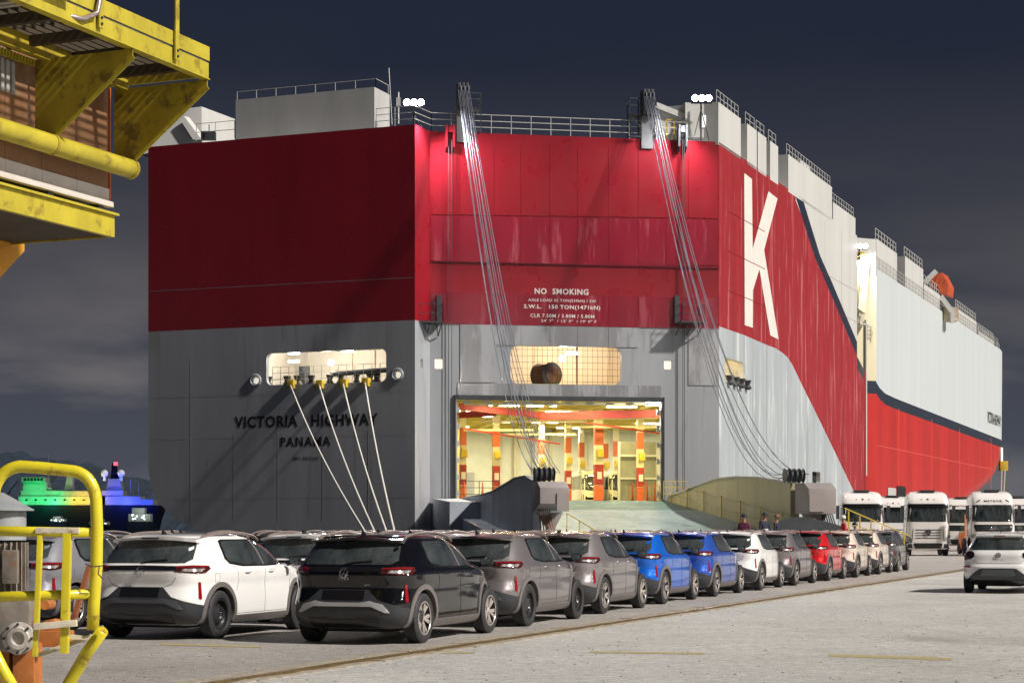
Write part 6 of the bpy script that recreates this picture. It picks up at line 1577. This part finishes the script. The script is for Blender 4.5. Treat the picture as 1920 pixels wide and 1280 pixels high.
mb = MB(); mb.tube([gp(192, 1182, -.1), gp(165, 1220, -.02), gp(118, 1300, .02), gp(60, 1400, .05)], 11.5 * GS, 16); gm(mb, 'brace_tube', M_gy, 180)
mb = MB(); mb.tube([gp(-40, 1165, -.1), gp(5, 1255, -.1), gp(60, 1350, -.1)], 11.5 * GS, 16); gm(mb, 'brace_tube', M_gy, 180)
mb = MB(); mb.bar(gp(76, 998, -.03), gp(66, 1230, -.03), .022, .03, up=(0, 1, 0)); gm(mb, 'flat_bar', M_gy, bv=.002)
mb = MB(); mb.bar(gp(127, 998, -.03), gp(121, 1224, -.03), .035, .04, up=(0, 1, 0)); gm(mb, 'flat_bar', M_gy, bv=.002)
mb = MB(); mb.box(gp(108, 994, -.035), (80 * GS, .03, 11 * GS)); gm(mb, 'top_plate', M_gw, bv=.002)
mb = MB(); mb.bar(gp(64, 1174, -.06), gp(144, 1167, -.06), 13 * GS, .03); gm(mb, 'lower_plate', M_gw, bv=.002)
mb = MB(); mb.bar(gp(168, 1060, .25), gp(138, 1162, .25), .05, .02); gm(mb, 'rusty_brace', mat('rust', (.26, .08, .03), .8, 0, var=.4, vscale=12), bv=.002)
mb = MB(); mb.bar(gp(70, 1228, .05), gp(172, 1192, .05), .012, .02); mb2 = MB(); mb2.bar(gp(124, 1192, .0), gp(172, 1196, .0), .012, .02); gm(mb, 'strap', M_gw); gm(mb2, 'strap', M_gw)
mb = MB(); mb.tube([gp(160, 1056, -.06), gp(172, 1062, -.07), gp(192, 1060, -.05)], .003, 5); mb.tube([gp(186, 1062, -.06), gp(184, 1075, -.07), gp(193, 1085, -.06)], .003, 5); gm(mb, 'tie_wire', M_dark)
drive = empty('drive_motor', (-2.35, 8.8, 0), 0, 'grimy grey ribbed electric motor with rusty cone cap behind the yellow guard', 'motor')
M_mg = mat('motor_grey', (.30, .32, .33), .5, .1, var=.15, vscale=8, rust=.75, rscale=8, rthr=.56, rust_sheen_col=(.36, .18, .05)); M_mf = mat('motor_fins', (.22, .19, .16), .55, .1, var=.3, vscale=12, rust=.6, rscale=9, rthr=.55, rust_sheen_col=(.20, .08, .03))
M_gear = mat('gearbox_metal', (.25, .22, .19), .5, .2, var=.3, vscale=9, rust=.8, rscale=8, rthr=.52, rust_sheen_col=(.27, .10, .03)); DY = .42
def dp(px_, py_, dy=0): return P(px_, py_, 8.82 + dy)
sc_ = 8.82 / F
mb = MB(); c = dp(4, 957); mb.lathe([(58 * sc_, 0), (58 * sc_, .006), (.006, 34 * sc_), (.001, 34 * sc_)], c, (0, 0, 1), 28); gm(mb, 'cone_cap', M_mg, 40, drive)
mb = MB(); mb.lathe([(44 * sc_, -55 * sc_), (44 * sc_, 0)], c, (0, 0, 1), 28); gm(mb, 'fan_cowl', M_mg, 60, drive)
mb = MB(); c2 = dp(4, 1108); mb.lathe([(38 * sc_, 0), (38 * sc_, 90 * sc_)], c2, (0, 0, 1), 24); gm(mb, 'motor_core', M_mf, 60, drive)
for k in range(26):
    a = 2 * math.pi * k / 26; d = Vector((math.cos(a), math.sin(a), 0)); mb = MB(); mb.bar(c2 + d * 43 * sc_, c2 + d * 43 * sc_ + Vector((0, 0, 92 * sc_)), .026, .006, up=d.cross(Vector((0, 0, 1)))); gm(mb, 'cooling_fin', M_mf, None, drive)
mb = MB(); mb.box(dp(20, 1062, -.13), (28 * sc_, .04, 62 * sc_)); gm(mb, 'terminal_box', M_mf, None, drive, .006)
mb = MB(); mb.lathe([(48 * sc_, 0), (48 * sc_, 12 * sc_), (42 * sc_, 16 * sc_)], dp(4, 1122), (0, 0, 1), 28); gm(mb, 'motor_flange', M_gear, 40, drive)
mb = MB(); mb.box(dp(20, 1170), (92 * sc_, .22, 100 * sc_)); gm(mb, 'gearbox', M_gear, None, drive, .02)
c3 = dp(34, 1196, -.14); mb = MB(); mb.lathe([(26 * sc_, .05), (30 * sc_, .02), (30 * sc_, 0), (22 * sc_, -.005), (20 * sc_, -.012), (13 * sc_, -.012), (11 * sc_, .01), (.001, .01)], c3, (0, 1, 0), 28); gm(mb, 'output_flange', mat('pale_flange', (.5, .46, .42), .5, .1, var=.2, vscale=20), 35, drive)
for k in range(8):
    a = 2 * math.pi * k / 8; mb = MB(); mb.lathe([(.001, -.018), (.006, -.018), (.007, -.004)], c3 + Vector((math.cos(a) * 26 * sc_, 0, math.sin(a) * 26 * sc_)), (0, 1, 0), 6); gm(mb, 'bolt', M_dark, None, drive)
for x_, y_, w_, h_ in ((52, 1250, 40, 90), (15, 1250, 20, 90)):
    mb = MB(); mb.box(dp(x_, y_, -.02), (w_ * sc_, .16, h_ * sc_)); gm(mb, 'bracket', mat('orange_rust', (.42, .14, .03), .7, 0, var=.3, vscale=9), None, drive, .008)
mb = MB(); mb.lathe([(.001, -.03), (9 * sc_, -.03), (10 * sc_, .1)], dp(86, 1133, .05), (0, 1, 0), 16); mb.lathe([(.001, -.02), (20 * sc_, -.02), (20 * sc_, .1)], dp(95, 1180, .1), (0, 1, 0), 16); gm(mb, 'brake_wheel', MATS['orange_rust'], 40, drive)
mb = MB(); mb.box(dp(100, 1196, .12), (70 * sc_, .12, 30 * sc_)); gm(mb, 'bracket', MATS['orange_rust'], None, drive, .01)
mb = MB(); mb.box(dp(35, 1420, .05), (110 * sc_, .3, 250 * sc_)); gm(mb, 'pedestal', MATS['orange_rust'], None, drive, .01)

# ------------------------------------------------------------------ vessels across the harbour
VY = 620; vs_ = VY / F
navy = empty('survey_ship', (P(160, 0, VY).x, VY, -3), 0, 'distant naval ship lit in green, yellow and blue across the harbour', 'ship')
M_vw = mat('vessel_paint', (.06, .06, .06), .6, 0, var=.15, vscale=.3); M_vd = mat('vessel_hull', (.003, .004, .007), 1.0, spec=0)
def vp(px_, py_, dy=0): return P(px_, py_, VY + dy)
def vb(name, x0, x1, y0, y1, dy0, dy1, m=None, root=None):
    mb = MB(); a, b_ = vp(x0, y1), vp(x1, y0); a.y = VY + dy0; b_.y = VY + dy1; mb.box((a + b_) / 2, (abs(b_.x - a.x), dy1 - dy0, abs(b_.z - a.z))); root = root or navy
    return gm(mb, name, m or M_vw, None, root)
mb = MB(); hp = [(26, 946), (300, 947), (296, 960), (286, 999), (46, 999), (30, 965)]; mb.prism([vp(*p) for p in hp], None, (0, 11, 0)); gm(mb, 'hull', M_vd, None, navy, fix=True)
vb('main_deckhouse', 33, 196, 930, 946, 1, 10); vb('upper_deckhouse', 36, 175, 919, 930, 2, 9); vb('bridge', 40, 84, 903, 919, 2, 9); vb('wheelhouse', 38, 82, 894, 903, 1.5, 9)
vb('midship_house', 110, 176, 920, 931, 1.5, 9.5); vb('aft_house', 188, 228, 919, 931, 2, 9); vb('aft_deck_house', 190, 262, 930, 946, 1, 10); vb('stern_bulwark', 262, 286, 936, 946, 1, 10)
mb = MB(); mb.prism([vp(121, 917, 4), vp(136, 917, 4), vp(136, 889, 4), vp(126, 889, 4)], None, (0, 3, 0)); gm(mb, 'funnel', M_vw, None, navy, fix=True)
mb = MB(); mb.prism([vp(199, 919, 4), vp(228, 919, 4), vp(224, 897, 4), (vp(203, 897, 4))], None, (0, 4, 0)); gm(mb, 'mast_house', M_vw, None, navy, fix=True)
mb = MB(); mb.prism([vp(207, 897, 5), vp(220, 897, 5), vp(217, 868, 5), vp(210, 868, 5)], None, (0, 2, 0)); gm(mb, 'radar_mast', M_vd, None, navy, fix=True)
for x in (196, 227):
    mb = MB(); c = vp(x, 887, 5); r_ = 7 * vs_; mb.lathe([(.001, -r_)] + [(r_ * math.cos(R(a)), r_ * math.sin(R(a))) for a in range(-75, 90, 15)] + [(.001, r_)], c, (0, 0, 1), 14); mb.box(c - Vector((0, 0, r_ + .6)), (.8, .8, 1.4)); gm(mb, 'radome', mat('radome_grey', (.35, .34, .32), .6), 60, navy)
mb = MB(); c = vp(217, 869, 4); mb.box(c, (1.1, 1, 1.1)); gm(mb, 'red_lamp', mat('lamp_red', (.9, .1, .1), .5, emit=(1, .03, .05), estr=2.5), None, navy)
for k in range(6): vb('bridge_window', 43 + k * 6.2, 47 + k * 6.2, 896, 900.5, 1.35, 1.5, M_vd)
for k in range(7): vb('deck_window', 46 + k * 18, 50 + k * 18, 935, 938, .85, 1.0, M_vd)
for px_, y0_, y1_ in ((91, 919, 851), (66, 894, 880), (50, 894, 884), (175, 919, 890), (245, 930, 898), (260, 930, 905)):
    mb = MB(); mb.bar(vp(px_, y0_, 5), vp(px_, y1_, 5), .22); gm(mb, 'aerial', M_vw, None, navy)
mb = MB(); mb.bar(vp(85, 917, 3), vp(55, 906, 3), .5); mb.bar(vp(97, 917, 3), vp(72, 908, 3), .5); gm(mb, 'crane_boom', M_vw, None, navy)
G_, Y_, B_ = (.0, 1, .22), (1, .60, .0), (.0, .05, 1)
for px_, py_, dy, pw, c in ((38, 940, -2.5, 3500, (.05, 1, .35)), (48, 912, -2, 2600, G_), (68, 908, -2, 2200, G_), (60, 936, -2.5, 3200, G_), (80, 940, -2.5, 3200, G_), (95, 943, -2.5, 6500, (.05, 1, .4)), (112, 938, -2.5, 3200, G_), (100, 924, -1.5, 1600, G_),
        (130, 938, -2.5, 4000, Y_), (146, 938, -2.5, 4000, Y_), (162, 938, -2.5, 4000, Y_), (176, 938, -2.5, 3400, Y_), (150, 924, -1.5, 1600, Y_),
        (196, 936, -2.5, 4500, B_), (208, 915, -1.5, 4500, B_), (222, 908, -1.5, 4500, B_), (218, 936, -2.5, 4500, B_), (232, 942, -2.5, 7500, (.08, .12, 1)), (250, 938, -2.5, 5000, B_), (272, 940, -2.5, 5000, B_), (128, 900, -3, 900, (1, .85, .75))):
    point('deck_colour_light', vp(px_, py_, dy), pw * .5, c, .5)
# small dark boats with lights
def small_boat(px0, px1, ytop, ybot, Y, lab, lit):
    wd = (px1 - px0) / F * Y; c = P((px0 + px1) / 2, ybot, Y); r_ = empty('harbour_boat', (c.x, Y, -3), 0, lab, 'boat'); h = (ybot - ytop) / F * Y; z = c.z + 3
    mb = MB(); mb.prism([(-wd / 2, -1.5, z * .0), (wd * .45, -1.5, 0), (wd / 2, -1.5, z), (-wd / 2, -1.5, z)], None, (0, 4, 0)); mb.build('hull', M_vd, r_, fix=True)
    mb = MB(); mb.box((-.05 * wd, .3, z + h * .28), (wd * .85, 3, h * .52)); bevel(mb.build('deckhouse', M_vw, r_), .2)
    mb = MB(); mb.box((-.1 * wd, .3, z + h * .74), (wd * .5, 2.4, h * .4)); bevel(mb.build('wheelhouse', M_vw, r_), .2)
    rnd = random.Random(px0)
    for k in range(9):
        mb = MB(); mb.box((rnd.uniform(-.42, .38) * wd, -1.35, z + rnd.uniform(.1, .5) * h), (wd * .05, .1, h * .08)); mb.build('lit_window', mat('lit_window', (.8, .9, .85), .5, emit=(.75, 1, .9), estr=2.2), r_)
    if lit: point('boat_light', (c.x, Y - 6, c.z + h * .8), lit, (.8, 1, .9), .3)
small_boat(241, 290, 950, 978, 430, 'small grey harbour boat with many tiny lamps just left of the big hull', 1800)
small_boat(96, 126, 967, 978, 430, 'tiny brightly lit launch seen inside the yellow guard tube', 1800)
small_boat(168, 208, 972, 984, 380, 'small dark boat low on the water right of the yellow guard tube', 120)

# ------------------------------------------------------------------ people by the ramp foot
def person(px_, py_head, Y, heading, lab, shirt, trousers, helmet, lean=0.0, arm=0.0):
    zh_ = EYE + (990 - py_head) / F * Y; zf = zh_ - 1.68; x = (px_ - 960) / F * Y
    r_ = empty('person', (x, Y, zf), R(heading), lab, 'person', 'people near the ramp foot')
    J = {'pelvis': (0, 0, .93), 'waist': (0, 0, 1.08), 'chest': (lean, 0, 1.32), 'neck': (lean * 1.2, 0, 1.47), 'head0': (lean * 1.3, 0, 1.56), 'head': (lean * 1.4 + .01, 0, 1.66)}
    vs = [J[k] for k in ('pelvis', 'waist', 'chest', 'neck', 'head0', 'head')]; rad = [.15, .135, .15, .055, .075, .088]; es = [(0, 1), (1, 2), (2, 3), (3, 4), (4, 5)]
    def chain(start, pts, rs):
        p = start
        for q, rr in zip(pts, rs): vs.append(q); rad.append(rr); es.append((p, len(vs) - 1)); p = len(vs) - 1
        return p
    for sg in (1, -1):
        chain(2, [(lean, sg * .19, 1.40), (lean + .02, sg * .25, 1.15), (lean + .12 + arm * .1, sg * .23, .95 + arm * .2), (lean + .18 + arm * .12, sg * .21, .88 + arm * .25)], [.065, .05, .038, .03])
        chain(0, [(0, sg * .10, .86), (.04 * sg, sg * .12, .48), (.0 - .05 * sg, sg * .12, .09), (.12 - .05 * sg, sg * .13, .035)], [.105, .07, .045, .04])
    me = bpy.data.meshes.new('body'); me.from_pydata(vs, es, []); o = bpy.data.objects.new('tmpbody', me); COL.objects.link(o)
    sm_ = o.modifiers.new('s', 'SKIN'); sv = me.skin_vertices[0].data
    for i, rr in enumerate(rad): sv[i].radius = (rr, rr)
    sv[0].use_root = True; ss = o.modifiers.new('d', 'SUBSURF'); ss.levels = 2
    bpy.context.view_layer.update(); m2 = bpy.data.meshes.new_from_object(o.evaluated_get(bpy.context.evaluated_depsgraph_get())); bpy.data.objects.remove(o)
    m2.materials.clear(); [m2.materials.append(k) for k in (shirt, trousers, mat('skin', (.35, .18, .12), .6), M_black)]
    for p in m2.polygons:
        c = p.center; p.use_smooth = True
        p.material_index = 2 if c.z > 1.46 or (abs(c.y) > .17 and c.z < .97 + arm * .22 and c.z > .8 and c.x > .08 + lean) else (0 if c.z > .95 else (3 if c.z < .1 else 1))
    b = bpy.data.objects.new('body', m2); COL.objects.link(b); b.parent = r_
    mb = MB(); hx = lean * 1.4 + .01
    mb.lathe([(.125, 0), (.122, .03), (.11, .08), (.07, .125), (.001, .14)], (hx, 0, 1.68), (0, 0, 1), 16); mb.box((hx + .11, 0, 1.685), (.10, .16, .015)); mb.build('helmet' if helmet else 'cap', helmet or M_black, r_, 50)
    mb = MB(); mb.tube([(hx + .10, 0, 1.655), (hx + .125, 0, 1.62), (hx + .10, 0, 1.61)], .014, 5); mb.build('nose', MATS['skin'], r_, 60)
    for sg in (1, -1):
        mb = MB(); mb.box((hx + .095, sg * .035, 1.655), (.012, .022, .012)); mb.build('eye', M_black, r_)
        mb = MB(); mb.lathe([(.001, .01), (.022, 0), (.001, -.01)], (hx, sg * .09, 1.64), (0, 1, 0), 8); mb.build('ear', MATS['skin'], r_)
    return r_
M_navyc = mat('navy_cloth', (.012, .016, .04), .8); M_plaid = mat('dark_red_cloth', (.20, .012, .025), .8, col2=(.015, .02, .06), var=.1, vscale=9); M_redc = mat('red_cloth', (.50, .02, .02), .8); M_trs = mat('dark_trousers', (.03, .03, .035), .8)
person(1395, 969, 78, 250, 'person in dark red and navy shirt with dark cap, leftmost on the ramp foot', M_plaid, M_trs, M_navyc)
pb = person(1433, 966, 79, 300, 'person in navy top with a pale waist stripe beside the ramp edge', M_navyc, M_trs, M_navyc, .02, .3)
mb = MB(); mb.lathe([(.165, 0), (.17, .03), (.165, .06)], (0, 0, 1.06), (0, 0, 1), 20); mb.build('reflective_stripe', M_kwhite, pb, 60)
person(1456, 969, 80, 330, 'person in plain navy clothes half behind the yellow post', M_navyc, M_trs, mat('brown_cap', (.18, .08, .05), .8))
person(1583, 971, 80, 190, 'person in red shirt and white helmet in front of the leftmost truck', M_redc, M_trs, M_kwhite, .03)
person(1606, 984, 79, 200, 'person with dark hair bending low beside the leftmost truck', M_trs, M_trs, None, .05)

# ------------------------------------------------------------------ loose grit on the concrete
rg = random.Random(9); mb = MB()
for k in range(900):
    Y = 15.5 + 22 * rg.random() ** 1.6; X = rg.uniform(-.30, .30) * Y; s_ = rg.uniform(.006, .022); z = s_ * .5
    vs = [(X + math.cos(a) * s_ * rg.uniform(.6, 1.2), Y + math.sin(a) * s_ * rg.uniform(.6, 1.2), 0.0) for a in (0, 1.4, 2.8, 4.4)] + [(X, Y, z)]
    mb.add(vs, [(0, 1, 4), (1, 2, 4), (2, 3, 4), (3, 0, 4)])
tag(mb.build('loose_grit', mat('grit', (.12, .11, .10), .9, 0, var=.6, vscale=.8)), 'loose dark grit and small stones scattered over the foreground concrete', 'grit', kind='stuff')

# ------------------------------------------------------------------ port floodlight masts beside the car park, off to the right
M_mast = mat('mast_lamp', (.9, .88, .82), .4, emit=(1.0, .93, .84), estr=1500)
for i_, (x, y) in enumerate(((62, -22), (70, 6), (78, 34), (46, -44))):
    lm = empty('light_mast', (x, y, 0), math.atan2(-y, -x) if i_ else 0, 'tall grey floodlight mast beyond the right edge, %s from the camera' % ['second', 'third', 'farthest', 'nearest'][i_], 'light mast', 'port light masts')
    mb = MB(); mb.tube([(0, 0, 0), (0, 0, 24)], .2, 8, rs=[.28, .12]); mb.build('pole', M_railg, lm)
    mb = MB(); mb.box((0, 0, 24), (.4, 3.6, .2)); mb.build('lamp_bar', M_railg, lm)
    for k in (-1.4, 0, 1.4):
        mb = MB(); mb.box((.3, k, 23.8), (.3, .8, .5)); fl = mb.build('floodlight', M_railg, lm)
        mb = MB(); mb.box((.46, k, 23.8), (.02, .6, .36)); mb.build('lamp_glass', M_mast, fl)
